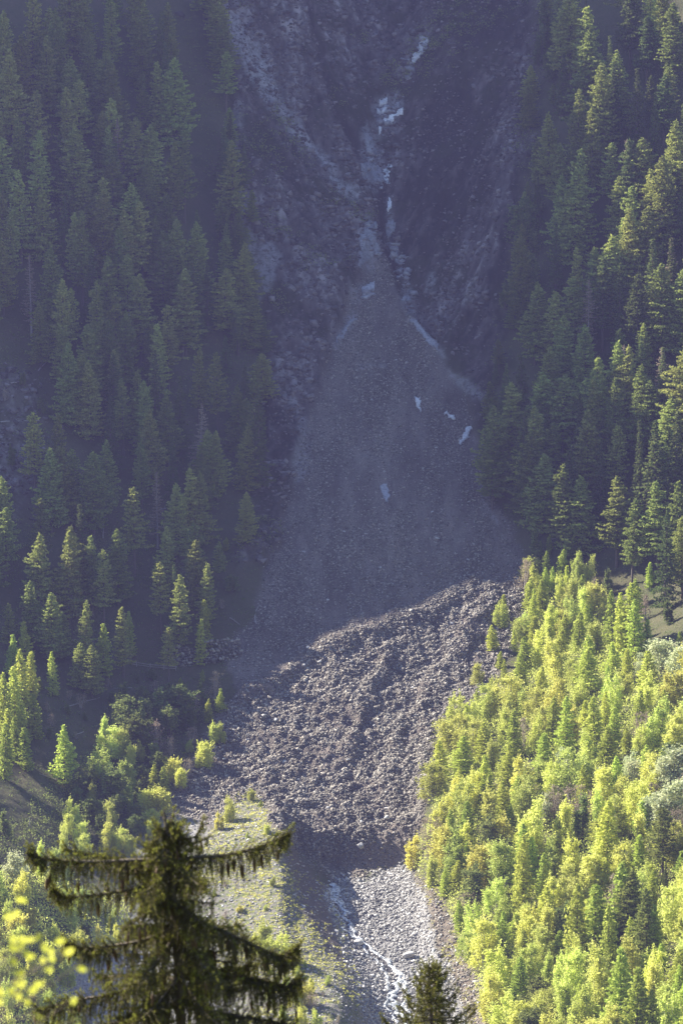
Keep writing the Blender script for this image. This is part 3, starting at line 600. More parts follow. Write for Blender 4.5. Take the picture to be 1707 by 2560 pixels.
def inside(P, u, v):
    c = False; j = len(P) - 1
    for i in range(len(P)):
        if (P[i][1] > v) != (P[j][1] > v) and u < (P[j][0] - P[i][0]) * (v - P[i][1]) / (P[j][1] - P[i][1]) + P[i][0]: c = not c
        j = i
    return c
def fill(P, n, kinds, hr, gap, wf=(1.0, 1.4), taken=None):
    """trees standing close together over an area of the hillside"""
    us = [p[0] for p in P]; vs = [p[1] for p in P]; pts = [(t['u'], t['v']) for t in TREES]; k = 0; tries = 0
    while k < n and tries < n * 60:
        tries += 1; u = random.uniform(min(us), max(us)); v = random.uniform(min(vs), max(vs))
        if not inside(P, u, v) or any((u - a) ** 2 + ((v - b) * 1.2) ** 2 < gap * gap for a, b in pts): continue
        pts.append((u, v)); tree(random.choice(kinds), u, v, h=random.uniform(*hr), wf=random.uniform(*wf)); k += 1
P_RB = [(1330,1530),(1420,1500),(1560,1640),(1760,1700),(1760,2760),(1330,2740),(1210,2520),(1150,2360),(1125,2280),(1050,2200),(1035,2130),(1075,2080),(1090,1900),(1120,1830),(1220,1790),(1300,1680)]
fill(P_RB, 235, ['birch'] * 8 + ['yellow'] * 3 + ['young'] * 9 + ['alder'] * 1 + ['bare'] * 1, (5.5, 10), 36, (1.15, 1.55))
fill([(1320,1440),(1480,1440),(1500,1560),(1400,1640),(1320,1560)], 16, ['birch', 'yellow', 'young'], (5, 8), 30)
fill([(-40,2190),(130,2180),(220,2260),(330,2250),(300,2380),(180,2440),(200,2700),(-60,2700)], 46, ['birch'] * 5 + ['yellow'] * 4 + ['alder'], (4, 7), 38)
fill([(180,1980),(330,1930),(420,1940),(400,2050),(330,2140),(150,2130)], 22, ['alder'] * 4 + ['birch'] * 2 + ['bare'], (3.5, 6), 36)
fill([(300,1760),(560,1740),(480,1860),(420,1920),(260,1900)], 22, ['alder'] * 5 + ['bare'], (4, 7), 34)
fill([(660,2400),(740,2420),(860,2620),(760,2700),(680,2560)], 10, ['yellow', 'birch'], (2, 3.5), 36)
fill([(1230,1540),(1320,1500),(1320,1640),(1225,1760),(1130,1800),(1180,1740)], 10, ['birch', 'yellow', 'young'], (4, 6.5), 28)
# thicker forest between the trees that were read off
P_LF = [(-90,60),(560,40),(590,500),(640,1000),(640,1180),(540,1200),(470,1400),(380,1560),(-90,1640),(-90,1360),(60,1300),(110,1100),(90,960),(-90,880)]
fill(P_LF, 42, ['larch'] * 6 + ['spruce'], (17, 23), 40, (.9, 1.2))
fill([(1430,60),(1560,-120),(1800,-160),(1800,1460),(1500,1380),(1290,1330),(1240,1200),(1270,900),(1330,600)], 30, ['larch'] * 3 + ['spruce'] * 2, (17, 23), 42, (.9, 1.2))
print('trees', len(TREES), {k: sum(t['k'] == k for t in TREES) for k in PROTO})
# ------------------------------------------------------------------ loose rock
_CUBE = np.array([(-1,-1,-1),(1,-1,-1),(1,1,-1),(-1,1,-1),(-1,-1,1),(1,-1,1),(1,1,1),(-1,1,1)], float) * .58
_CF = np.array([(0,3,2),(0,2,1),(4,5,6),(4,6,7),(0,1,5),(0,5,4),(1,2,6),(1,6,5),(2,3,7),(2,7,6),(3,0,4),(3,4,7)])
def rock_cloud(P, S, rng, flat=.65):
    n = len(P); B = _CUBE[None] * rng.uniform(.45, 1.25, (n, 8, 1)) * rng.uniform(.6, 1.35, (n, 1, 3)); B[:, :, 2] *= flat
    a = rng.uniform(0, 2 * PI, n); t = rng.normal(0, .5, n); ca, sa, ct, st = np.cos(a), np.sin(a), np.cos(t), np.sin(t)
    x, y, z = B[:, :, 0], B[:, :, 1], B[:, :, 2]
    y, z = y * ct[:, None] - z * st[:, None], y * st[:, None] + z * ct[:, None]
    x, y = x * ca[:, None] - y * sa[:, None], x * sa[:, None] + y * ca[:, None]
    V = np.stack([x, y, z], -1) * S[:, None, None] + P[:, None]
    F = _CF[None] + (np.arange(n) * 8)[:, None, None]
    return V.reshape(-1, 3), F.reshape(-1, 3)
_mk2 = {k: MK[k].reshape(XX.shape) for k in MK}
def scatter(n, wfun, box=(-115, 115, 660, 1105)):
    """ground points drawn with the weight of the cover masks"""
    out = []; c = 0
    while c < n:
        x = RNG.uniform(box[0], box[1], 120000); y = RNG.uniform(box[2], box[3], 120000)
        ix = np.clip(np.searchsorted(GX, x) - 1, 0, len(GX) - 1); iy = np.clip(np.searchsorted(GYs, y) - 1, 0, len(GYs) - 1)
        keep = RNG.uniform(0, 1, len(x)) < wfun({k: m[iy, ix] for k, m in _mk2.items()}, x, y)
        out.append(np.stack([x[keep], y[keep]], 1)); c += keep.sum()
        if len(out) > 300: break
    q = np.concatenate(out)[:n]; return q[:, 0], q[:, 1], zg(q[:, 0], q[:, 1])
def rubble(name, n, wfun, smin, smax, mat, power=2.6, sink=.15, flat=.65):
    x, y, z = scatter(n, wfun); S = smin + (smax - smin) * RNG.uniform(0, 1, len(x)) ** power
    V, F = rock_cloud(np.stack([x, y, z + S * (.3 - sink)], 1), S, RNG, flat)
    tag(obj(name, mesh_np(name, V, F, mat)), kind='stuff')
rubble('debris_rubble', 105000, lambda m, x, y: m['deb'] * m['lobe'] * (.25 + .75 * np.clip(.6 + 2.2 * fbm(x, y, 6, 4, 311, .6), 0, 1)), .09, .46, M_RUB, 2.8, .05, .95)
rubble('scree_rubble', 60000, lambda m, x, y: m['deb'] * (1 - m['lobe']) * (.15 + .85 * np.clip(.5 + 2.2 * fbm(x, y * .3, 5, 4, 301, .6), 0, 1)), .10, .42, M_RUB, 3.2)
rubble('cliff_rubble', 15000, lambda m, x, y: np.clip(m['rock'] - m['deb'], 0, 1) * (.25 + .75 * (fbm(x, y, 14, 3, 91) > .1)), .12, .8, M_CLIFFR, 3.4, .25, .7)
rubble('stream_gravel', 34000, lambda m, x, y: np.clip(m['creek'] + .12 * m['bank'], 0, 1) * (1 - .8 * m['wat']), .09, .55, M_STONE, 3.4)
rubble('moraine_gravel', 22000, lambda m, x, y: np.clip(m['mor'] * .8 * (1 - .6 * m['flank']) + m['grav'], 0, 1), .08, .42, M_STONE, 3.0)

_gl = line_mask([(1060,100,.7),(985,240,1.2),(965,300,1.5),(935,345,1),(935,430,1.6),(965,500,1),(985,560,1),(985,610,1),(1010,680,1),(1020,760,.6)], 11, 1.2)
_gl = np.maximum(_gl, line_mask([(925,560,1),(925,650,1.3),(890,690,.9),(920,735,1)], 11, 1.2))
rubble('gully_blocks', 420, lambda m, x, y: sample(_gl, *project(x, y, zg(x, y))) * (fbm(x, y, 5, 3, 401, .6) > .02), .2, 1.8, M_FACE, 2.4, .12, .55)
rubble('outcrop_blocks', 5000, lambda m, x, y: np.clip(m['rock'] - m['deb'], 0, 1) * (m['streak'] > .52), .3, 1.7, M_CLIFFR, 2.4, .22, .6)
def _ico(sub):
    import bmesh
    bm = bmesh.new(); bmesh.ops.create_icosphere(bm, subdivisions=sub, radius=1.0)
    V = np.array([v.co[:] for v in bm.verts]); F = np.array([[v.index for v in f.verts] for f in bm.faces]); bm.free(); return V, F
ICO = _ico(3)
def boulder_mesh(seed, name='boulder', mat=None):
    rng = np.random.default_rng(seed); V = ICO[0].copy()
    for _ in range(9):          # broken faces
        nrm = rng.normal(size=3); nrm /= np.linalg.norm(nrm); d = rng.uniform(.45, .85); k = V @ nrm
        V -= nrm[None] * np.clip(k - d, 0, None)[:, None]
    V *= (1 + .05 * fbm(V[:, 0] * 3 + seed, V[:, 1] * 3 + V[:, 2] * 2, 1, 3, seed))[:, None]; V *= rng.uniform(.8, 1.25, 3); V[:, 2] *= .8
    return mesh_np(name, V, ICO[1], mat or M_BOULD)
BM = [boulder_mesh(i) for i in range(7)]
BOULDERS = []
def boulder(u, v, px, where, dark=False):
    x, y, z = place(u, v); x, y, z = float(x[0]), float(y[0]), float(z[0]); r = px * .5 * (y * CP - z * SP) * T8 / 1280
    o = obj('boulder', random.choice(BM), None, (x, y, z + r * .25)); o.scale = (r, r, r * random.uniform(.8, 1.05)); o.rotation_euler = (random.uniform(-.3, .3), random.uniform(-.3, .3), random.uniform(0, 6.28))
    BOULDERS.append((o, u, v, px, where))
for b in [(898,2117,22,'toe'),(965,2023,17,'lobe'),(968,2047,18,'lobe'),(1022,2395,36,'bed'),(895,2360,26,'bed'),(868,2200,12,'toe'),(872,2186,10,'toe'),(1092,1347,12,'scree'),(660,1792,17,'lobe'),(690,1800,13,'lobe'),
          (842,2330,16,'bed'),(858,2345,18,'bed'),(1045,2225,13,'bed'),(940,2290,13,'bed'),(985,2330,12,'bed'),(1040,2470,14,'bed'),(930,2440,14,'bed'),(905,2470,16,'bed'),(758,2268,13,'moraine'),(1000,2255,11,'bed'),
          (770,1620,11,'scree'),(1138,1385,9,'scree'),(760,1665,12,'lobe'),(1010,1570,10,'lobe'),(800,1655,12,'lobe'),(935,1815,10,'lobe'),(870,1900,11,'lobe'),(1015,1940,11,'lobe'),(745,1950,11,'lobe'),(820,2020,12,'lobe'),
          (710,1905,11,'lobe'),(1130,1560,10,'lobe'),(1030,1720,10,'lobe'),(560,1900,12,'lobe'),(620,1850,11,'lobe'),(905,2055,10,'lobe'),(700,1480,8,'scree'),(820,1500,8,'scree'),(950,1420,8,'scree'),(1170,1400,8,'scree'),
          (1080,1280,8,'scree'),(860,1330,8,'scree'),(760,1380,8,'scree'),(960,1180,8,'scree'),(1090,1120,8,'scree'),(850,1100,8,'scree'),(930,1000,7,'scree'),(990,900,7,'scree')]: boulder(*b)

def sheet(name, poly, mat, lift=.25, rough=.3, step=4.0, seed=1, label=None, cat=None, group=None, kind=None, thick=.8):
    """a slab lying on the slope: its outline on the ground, a rough top and sides that go into the ground"""
    P = np.array(poly, float); us = np.arange(P[:, 0].min() - 3, P[:, 0].max() + step + 3, step); vs = np.arange(P[:, 1].min() - 3, P[:, 1].max() + step + 3, step)
    U, W = np.meshgrid(us, vs); x, y, z = hit(U.ravel(), W.ravel(), zg)
    ins = np.array([inside(poly, a + 9 * float(fbm(a, b, 9, 3, seed + 7, .7)), b + 9 * float(fbm(a, b, 9, 3, seed + 57, .7))) for a, b in zip(U.ravel(), W.ravel())]).reshape(U.shape)
    top = np.stack([x, y - .1, z + lift + rough * fbm(x, z, 1.6, 3, seed, .6, True)], 1); bot = np.stack([x, y + thick * .6, z - thick], 1)
    n = U.size; idx = np.arange(n).reshape(U.shape); F = []
    q = ins[:-1, :-1] & ins[:-1, 1:] & ins[1:, 1:] & ins[1:, :-1]
    if not q.any(): q = (ins[:-1, :-1].astype(int) + ins[:-1, 1:] + ins[1:, 1:] + ins[1:, :-1]) >= 1
    H_, W_ = q.shape
    for i in range(H_):
        for j in range(W_):
            if not q[i, j]: continue
            a, b, c, d = idx[i, j], idx[i, j + 1], idx[i + 1, j + 1], idx[i + 1, j]; F.append((a, d, c, b))
            if i == 0 or not q[i - 1, j]: F.append((a, b, b + n, a + n))
            if i == H_ - 1 or not q[i + 1, j]: F.append((c, d, d + n, c + n))
            if j == 0 or not q[i, j - 1]: F.append((d, a, a + n, d + n))
            if j == W_ - 1 or not q[i, j + 1]: F.append((b, c, c + n, b + n))
    V = np.concatenate([top, bot]); used = np.unique(np.array(F)); re = np.full(len(V), -1); re[used] = np.arange(len(used))
    V = V[used]; c0 = V.mean(0); o = obj(name, mesh_np(name, V - c0, re[np.array(F)], mat), None, tuple(c0))
    return tag(o, label, cat, group, kind)
G_SL = 'pale rock slabs in the gully and scree'
for k, (poly, lab) in enumerate([
    ([(1028,988),(1040,990),(1052,1005),(1058,1034),(1046,1026),(1034,1008)], 'pale grey rock patch on the dark scree, uppermost of the three bright ones'),
    ([(1103,1031),(1116,1032),(1134,1040),(1144,1053),(1130,1052),(1114,1042)], 'bright pale rock patch on the scree, middle of the three'),
    ([(1168,1062),(1178,1072),(1170,1094),(1156,1110),(1148,1126),(1149,1098),(1158,1080)], 'jagged white rock patch at the right edge of the scree, lowest of three'),
    ([(946,254),(975,248),(965,262),(948,272)], 'small bright slab at the very top of the rock cascade'),
    ([(942,276),(968,266),(972,276),(952,290),(940,290)], 'bright curved slab second from the top of the rock cascade'),
    ([(970,296),(1008,272),(1012,284),(985,304),(962,316),(955,310)], 'long white slanting slab across the rock cascade'),
    ([(942,322),(958,320),(956,336),(946,342)], 'small pale block under the slanting slab of the cascade'),
    ([(908,330),(925,336),(940,372),(936,392),(918,392),(910,360)], 'dull grey rock face left of the cascade, above the waterfall'),
    ([(898,412),(930,410),(955,425),(958,455),(930,465),(905,450)], 'broad grey rock face just left of the small waterfall'),
    ([(968,498),(978,500),(976,530),(970,548),(964,530)], 'narrow pale rock tongue below the small waterfall'),
    ([(966,560),(988,556),(985,580),(972,604),(962,592)], 'blue grey rounded slab in the gully bed below the waterfall'),
    ([(898,590),(922,572),(940,590),(950,630),(930,650),(905,668),(893,672),(900,630)], 'large grey rock face left of the gully above the scree'),
    ([(905,722),(940,708),(935,726),(915,744),(902,748)], 'grey slab at the top left tip of the scree'),
    ([(1036,128),(1066,98),(1072,104),(1052,148),(1032,166),(1027,146)], 'tall pale rock patch alone high above the cascade'),
    ([(1020,796),(1036,800),(1058,824),(1080,846),(1104,878),(1098,884),(1068,858),(1044,830)], 'long pale rock strip along the upper right edge of the scree'),
    ([(884,796),(892,798),(870,826),(846,856),(836,868),(838,852),(862,820)], 'long pale rock strip along the upper left edge of the scree'),
    ([(948,1215),(968,1208),(974,1240),(970,1262),(956,1250)], 'faint grey bare patch in the middle of the scree')]):
    sheet('rock_slab', poly, M_SLAB if k not in (7, 8, 10, 11, 12, 14, 15, 16) else M_FACE, seed=k, step=2.5, lift=.35 if k < 3 or k > 13 else .7, label=lab, cat='rock slab', group=G_SL)

# ------------------------------------------------------------------ water
def water_mat():
    m, t, out = mat_new("white_water"); g = N(t, "ShaderNodeNewGeometry"); n = noise(t, 1.6, 4, .75, g.outputs['Position'])
    bs = N(t, "ShaderNodeBsdfPrincipled"); f = ramp(t, n, [(.44, (.12, .14, .16)), (.54, (.75, .77, .8))]); t.links.new(f, bs.inputs['Base Color'])
    bs.inputs['Roughness'].default_value = .12; t.links.new(bump(t, noise(t, 3, 3, .7, g.outputs['Position']), .3, 1.0), bs.inputs['Normal']); t.links.new(bs.outputs[0], out.inputs[0]); return m
M_WATER = water_mat()
def strip(name, pts, mat, lift, kind):
    P = np.array(pts, float); t = np.linspace(0, len(P) - 1, 90); u = np.interp(t, range(len(P)), P[:, 0]) + 4 * np.sin(t * 5.1) + 3 * np.sin(t * 11) + RNG.normal(0, 1.6, 90); v = np.interp(t, range(len(P)), P[:, 1]); wd = np.interp(t, range(len(P)), P[:, 2]) * (1 + .35 * np.sin(t * 7.3)) * RNG.uniform(.35, 1.35, 90)
    V = []
    for s in (-1, -.4, .4, 1):
        x, y, z = hit(u + s * wd * .5, v, zg); V.append(np.stack([x, y, zg(x, y) + lift * (1.0 if abs(s) < .5 else .2)], 1))
    V = np.stack(V, 1).reshape(-1, 3); i = np.arange(89)[:, None] * 4; j = np.arange(3)[None]
    F = np.stack([i + j, i + j + 1, i + j + 5, i + j + 4], -1).reshape(-1, 4)
    return tag(obj(name, mesh_np(name, V, F, mat, True)), kind=kind)
strip('stream_water', [(832,2212,24),(846,2250,26),(864,2290,14),(880,2330,11),(915,2365,8),(955,2395,10),(990,2425,14),(1002,2455,18),(982,2488,15),(985,2515,22),(1005,2545,14),(1020,2600,20)], M_WATER, .42, 'structure')
strip('stream_water', [(962,2440,7),(975,2470,8),(965,2510,8),(990,2560,8)], M_WATER, .3, 'structure')
strip('stream_water', [(822,2222,8),(836,2270,10),(862,2320,7),(884,2350,5)], M_WATER, .3, 'structure')
strip('stream_water', [(1002,2440,5),(1020,2470,8),(1012,2510,7),(1030,2560,6)], M_WATER, .3, 'structure')
strip('stream_water', [(900,2362,4),(925,2392,6),(960,2420,6),(968,2450,4)], M_WATER, .3, 'structure')
strip('waterfall', [(969,416,9),(967,430,9),(966,446,6),(965,462,4)], M_WATER, .8, 'structure')

# ------------------------------------------------------------------ dry-stone wall, rail fence, logs, snags
def wall():
    (xa, xb), (ya, yb), (za, zb) = place([412, 600], [1668, 1642]); V = []; F = []; n = 0; rng = np.random.default_rng(5)
    o0 = np.array([(xa + xb) / 2, (ya + yb) / 2, (za + zb) / 2]); d = np.array([xb - xa, yb - ya]); Ln = np.linalg.norm(d); d /= Ln; nr = np.array([-d[1], d[0]])
    Ps = []; S = []
    for c in range(9):
        s = rng.uniform(0, .5)
        while s < Ln:
            wd = rng.uniform(.5, 1.15); f = s / Ln; top = 1.0 if c < 6 else (math.sin(f * 9 + c) * .5 + .5 > .35)
            if top:
                p = np.array([xa, ya]) + d * (s + wd / 2) + nr * (c * .28 + rng.uniform(-.15, .15)); base = za + (zb - za) * f
                Ps.append([p[0], p[1], base - .4 + c * .58 + rng.uniform(-.08, .08)]); S.append(wd * .72)
            s += wd * .95
    V, F = rock_cloud(np.array(Ps), np.array(S), rng, .75); 
    o = obj('stone_wall', mesh_np('stone_wall', V - o0, F, M_RUB), None, tuple(o0)); tag(o, 'rough dry-stone wall of dark blocks on the shaded slope beside the debris edge', 'wall')
wall()
def fence():
    us = [308, 342, 376, 410, 440]; vs = [1660, 1666, 1671, 1674, 1676]; x, y, z = place(us, vs); r = empty('rail_fence', (float(x[2]), float(y[2]), float(z[2])))
    c = np.array([x[2], y[2], z[2]]); tag(r, 'low wooden rail fence at the foot of the dry-stone wall', 'fence'); P = np.stack([x, y, z], 1) - c
    for p in P:
        b = MB(); b.tube(np.array([p + [0, 0, -.3], p + [0, 0, .5], p + [.02, 0, 1.25]]), .11, 6); obj('post', b.mesh('post', M_GREY), r)
    for h in (.45, .95):
        b = MB(); b.tube(P + np.array([0, -.1, h]), .09, 5); obj('rail', b.mesh('rail', M_GREY), r)
fence()
def log(u1, v1, u2, v2, rad, lab, stand=False, h=0, name='fallen_log', cat='log', bend=.0, group=None):
    (xa, xb), (ya, yb), (za, zb) = place([u1, u2], [v1, v2]); A = np.array([xa, ya, za + rad * .6]); B = np.array([xb, yb, zb + rad * .6])
    if stand: B = A + np.array([(u2 - u1) * .095, 0, h]); A[2] -= .5
    t = np.linspace(0, 1, 7)[:, None]; P = A * (1 - t) + B * t; P[:, 0] += bend * np.sin(t[:, 0] * PI); rng = np.random.default_rng(int(u1 + v1)); P[1:-1] += rng.normal(0, rad * .3, (5, 3))
    b = MB(); b.tube(P - A, np.linspace(rad, rad * .4, 7), 6)
    for k in range(7):
        q = P[1 + k % 5] - A + (P[2 + k % 4] - P[1 + k % 5]) * rng.uniform(0, 1); dr = rng.normal(size=3); dr[2] = abs(dr[2]); dr /= np.linalg.norm(dr)
        b.tube(np.stack([q, q + dr * rad * rng.uniform(3, 7)]), np.array([rad * .22, rad * .08]), 3)
    tag(obj(name, b.mesh(name, M_GREY), None, tuple(A)), lab, cat, group)
GL = 'dead logs lying on the slope'
log(2,1056,100,1052,.2,'long straight fallen trunk across the bare patch at the left edge',group=GL)
log(28,958,92,950,.16,'thin fallen trunk on the bare patch above the long straight one',group=GL)
log(96,928,132,890,.16,'thin dead trunk slanting up beside the bare patch on the left',group=GL)
log(392,1278,432,1268,.2,'short pale log among the larches left of the scree',group=GL)
log(642,1562,650,1512,.16,'thin curved pole at the left edge of the scree',name='fallen_log',bend=-.8,group=GL)
log(575,1545,600,1562,.13,'small pale log on the grass left of the scree edge',group=GL)
log(592,1355,610,1370,.1,'tiny pale stick on the grassy slope beside the larches',group=GL)
log(1543,1606,1524,1648,.16,'leaning dead trunk under the bright larches on the right',group=GL)
log(1530,1606,1508,1640,.13,'thinner leaning dead trunk left of the other under the larches',group=GL)
log(1370,1350,1420,1340,.14,'pale log on the reddish ground below the right-hand forest',group=GL)
log(160,1770,250,1745,.13,'thin dead branch lying across the shaded grass lower left',group=GL)
GS = 'dead standing trunks'
for (u, v, du, h, lab) in [(1080,1662,2,3.4,'white splintered stump standing in the sunlit debris'),(75,2068,0,2.2,'short white dead stem standing in the shade at lower left'),(258,1345,2,6,'bare grey trunk standing among the larches left of centre'),
        (253,1310,-4,4,'broken grey trunk beside the bare one in the left forest'),(1412,560,3,13,'tall bare grey trunk at the left margin of the right-hand forest'),(1392,690,5,9,'leaning grey dead trunk at the edge of the right gully wall'),
        (160,470,0,13,'pale bare trunk high in the left forest'),(323,790,1,12,'pale bare trunk in the middle of the left forest')]:
    log(u, v, u + du, v - 20, .17, lab, True, h, 'dead_trunk', 'dead tree', group=GS)

fill([(-60,970),(90,950),(110,1080),(90,1230),(-60,1280)], 14, ['alder', 'bare', 'alder', 'young'], (2.2, 4.5), 26)
fill([(560,2030),(640,1990),(712,2110),(752,2290),(820,2430),(860,2600),(700,2600),(560,2400),(500,2200)], 24, ['yellow', 'birch', 'bare', 'young'], (.8, 1.9), 26, (1.0, 1.5))
fill([(120,1690),(300,1690),(420,1700),(520,1640),(560,1730),(400,1790),(200,1850),(-20,1850),(-20,1690)], 26, ['alder', 'bare', 'alder', 'young'], (1.8, 4), 32)
fill([(430,1460),(600,1330),(640,1200),(590,1480),(540,1580),(420,1570)], 10, ['young', 'alder', 'bare'], (1.5, 4), 34)
_rl = random.Random(21)
for k, (u, v, where) in enumerate([(60,1800,'upper'),(210,1830,'middle'),(330,1720,'right-hand'),(140,1950,'lower')]):
    log(u, v, u + _rl.uniform(35, 60) * _rl.choice([-1, 1]), v + _rl.uniform(-16, 18), .11, 'thin grey fallen trunk among the low bushes of the shaded lower left slope, %s one' % where, group=GL)
rubble('bank_rubble', 5000, lambda m, x, y: m['bank'] * (1 - m['creek']), .08, .5, M_RUB, 3.0)
fill([(1740,1750),(1990,1750),(1990,2700),(1740,2700)], 42, ['birch'] * 4 + ['yellow', 'young', 'young'], (5.5, 10), 44, (1.2, 1.6))
fill([(1740,0),(1990,0),(1990,1450),(1740,1450)], 34, ['larch'] * 3 + ['spruce'], (17, 23), 52, (1.0, 1.3))
# ------------------------------------------------------------------ grass tufts and low scrub
def tufts(name, n, wfun, mat, size, k, spread, up, ztop):
    x, y, z = scatter(n, wfun); C = np.stack([x, y, z], 1); C = np.repeat(C, k, 0) + RNG.normal(0, 1, (n * k, 3)) * np.array([spread, spread, 0]); C[:, 2] += RNG.uniform(0, ztop, len(C)) ** 1.0
    V, F = quads(C, size, RNG, -.2, .4); tag(obj(name, mesh_np(name, V, F, mat)), kind='stuff')
tufts('grass', 4200, lambda m, x, y: m['mor'] * (1 - .85 * m['flank']) * (fbm(x, y, 9, 3, 96) > -.12) * (m['mor'] > .4), M_YELLOW, .15, 8, .22, 0, .25)
tufts('grass', 16000, lambda m, x, y: np.clip(1 - m['deb'] - m['rock'] - m['creek'] - m['mor'] - m['bank'] - m['grav'], 0, 1) * (y < 960), M_DIM, .2, 6, .45, 0, .4)
_rb = poly_mask([P_RB, [(1320,1440),(1480,1440),(1500,1560),(1400,1640),(1320,1560)], [(-40,2190),(130,2180),(220,2260),(330,2250),(300,2380),(180,2440),(200,2700),(-60,2700)]], 1)
def in_rb(m, x, y):
    u, v = project(x, y, zg(x, y)); return sample(_rb, u, v) * (1 - m['creek'])
tufts('grass', 700, lambda m, x, y: m['bank'] * (1 - m['creek']) * (fbm(x, y, 5, 3, 97) > 0), M_YELLOW, .14, 8, .25, 0, .25)
tufts('undergrowth', 9500, in_rb, M_BIRCH, .24, 18, .7, 0, 2.4)
_sl = poly_mask([[(180,1900),(560,1740),(480,1860),(420,1960),(400,2080),(150,2180),(-40,2150)]], 1)
tufts('undergrowth', 900, lambda m, x, y: sample(_sl, *project(x, y, zg(x, y))) * (1 - m['deb']), M_DIM, .22, 14, .6, 0, 1.2)
fill([(560,60),(625,420),(665,900),(650,1080),(590,1190),(560,900),(540,420)], 22, ['larch'] * 3 + ['spruce', 'alder', 'alder'], (9, 17), 34)
fill([(1330,60),(1400,60),(1390,500),(1300,900),(1240,1150),(1190,1180),(1240,880),(1300,560)], 26, ['larch', 'larch', 'spruce', 'alder', 'alder'], (6, 14), 32)
fill([(1560,1440),(1740,1430),(1760,1640),(1640,1660),(1560,1560)], 11, ['alder', 'birch', 'young', 'bare'], (3, 7), 38)  # bushes added to darken the clearing, in place of its shade
_fl = poly_mask([P_LF, [(1330,60),(1800,60),(1800,1460),(1500,1380),(1290,1330),(1240,1200),(1200,1000)]], 1)
tufts('undergrowth', 5000, lambda m, x, y: sample(_fl, *project(x, y, zg(x, y))) * (1 - m['deb']) * (fbm(x, y, 10, 3, 99) > -.1), M_DIM, .24, 9, .6, 0, .8)
tufts('cliff_shrubs', 700, lambda m, x, y: np.clip(m['rock'] - m['deb'], 0, 1) * (fbm(x, y, 16, 3, 98) > .22), M_DIM, .26, 22, .8, 0, 1.4)
# ------------------------------------------------------------------ near trees: cone-hung spruce, little spruce top, yellow sapling
M_SPR = leaf_mat("spruce_needles", (.08, .09, .02), (.17, .165, .036), .0, .25)
M_SPT = leaf_mat("spruce_lit_shoot_tips", (.24, .24, .045), (.38, .36, .07), .0, .3)  # sunlight on the shoot ends, put into a brighter needle colour
M_NEARLEAF = leaf_mat("maple_leaves", (.50, .50, .05), (.68, .64, .10), .0, .55)
def cone_mat():
    m, t, out = mat_new("spruce_cone"); g = N(t, "ShaderNodeTexCoord"); vo = N(t, "ShaderNodeTexVoronoi"); vo.inputs['Scale'].default_value = 90
    t.links.new(g.outputs['Object'], vo.inputs['Vector']); bs = N(t, "ShaderNodeBsdfPrincipled")
    t.links.new(ramp(t, vo.outputs['Distance'], [(.1, (.22, .125, .06)), (.6, (.07, .035, .018))]), bs.inputs['Base Color']); bs.inputs['Roughness'].default_value = .6
    t.links.new(bump(t, vo.outputs['Distance'], .004, 1), bs.inputs['Normal']); t.links.new(bs.outputs[0], out.inputs[0]); return m
M_CONE = cone_mat()
def at_px(u, v, y):
    a, dy, dz = pxdir(u, v); t = y / dy; return np.array([t * a, y, t * dz])
def needles(P, rng, ln=.018, per=260, up=0.3):
    """needles all round a twig polyline P (k,3)"""
    seg = np.diff(P, axis=0); L = np.linalg.norm(seg, axis=1).sum(); n = max(6, int(L * per)); t = rng.uniform(0, 1, n) * (len(P) - 1); i = np.minimum(t.astype(int), len(P) - 2); f = (t - i)[:, None]
    c = P[i] * (1 - f) + P[i + 1] * f; d = seg[i] / (np.linalg.norm(seg[i], axis=1)[:, None] + 1e-9)
    r = rng.normal(size=(n, 3)); r -= (r * d).sum(1)[:, None] * d; r /= np.linalg.norm(r, axis=1)[:, None]
    dirn = r * .85 + d * .55; dirn[:, 2] += up * .3; w = np.cross(dirn, rng.normal(size=(n, 3))); w /= np.linalg.norm(w, axis=1)[:, None]
    ll = (ln * rng.uniform(.7, 1.2, n))[:, None]
    V = np.stack([c - w * ll * .17, c + w * ll * .17, c + dirn * ll], 1).reshape(-1, 3); return V, np.arange(n * 3).reshape(-1, 3)
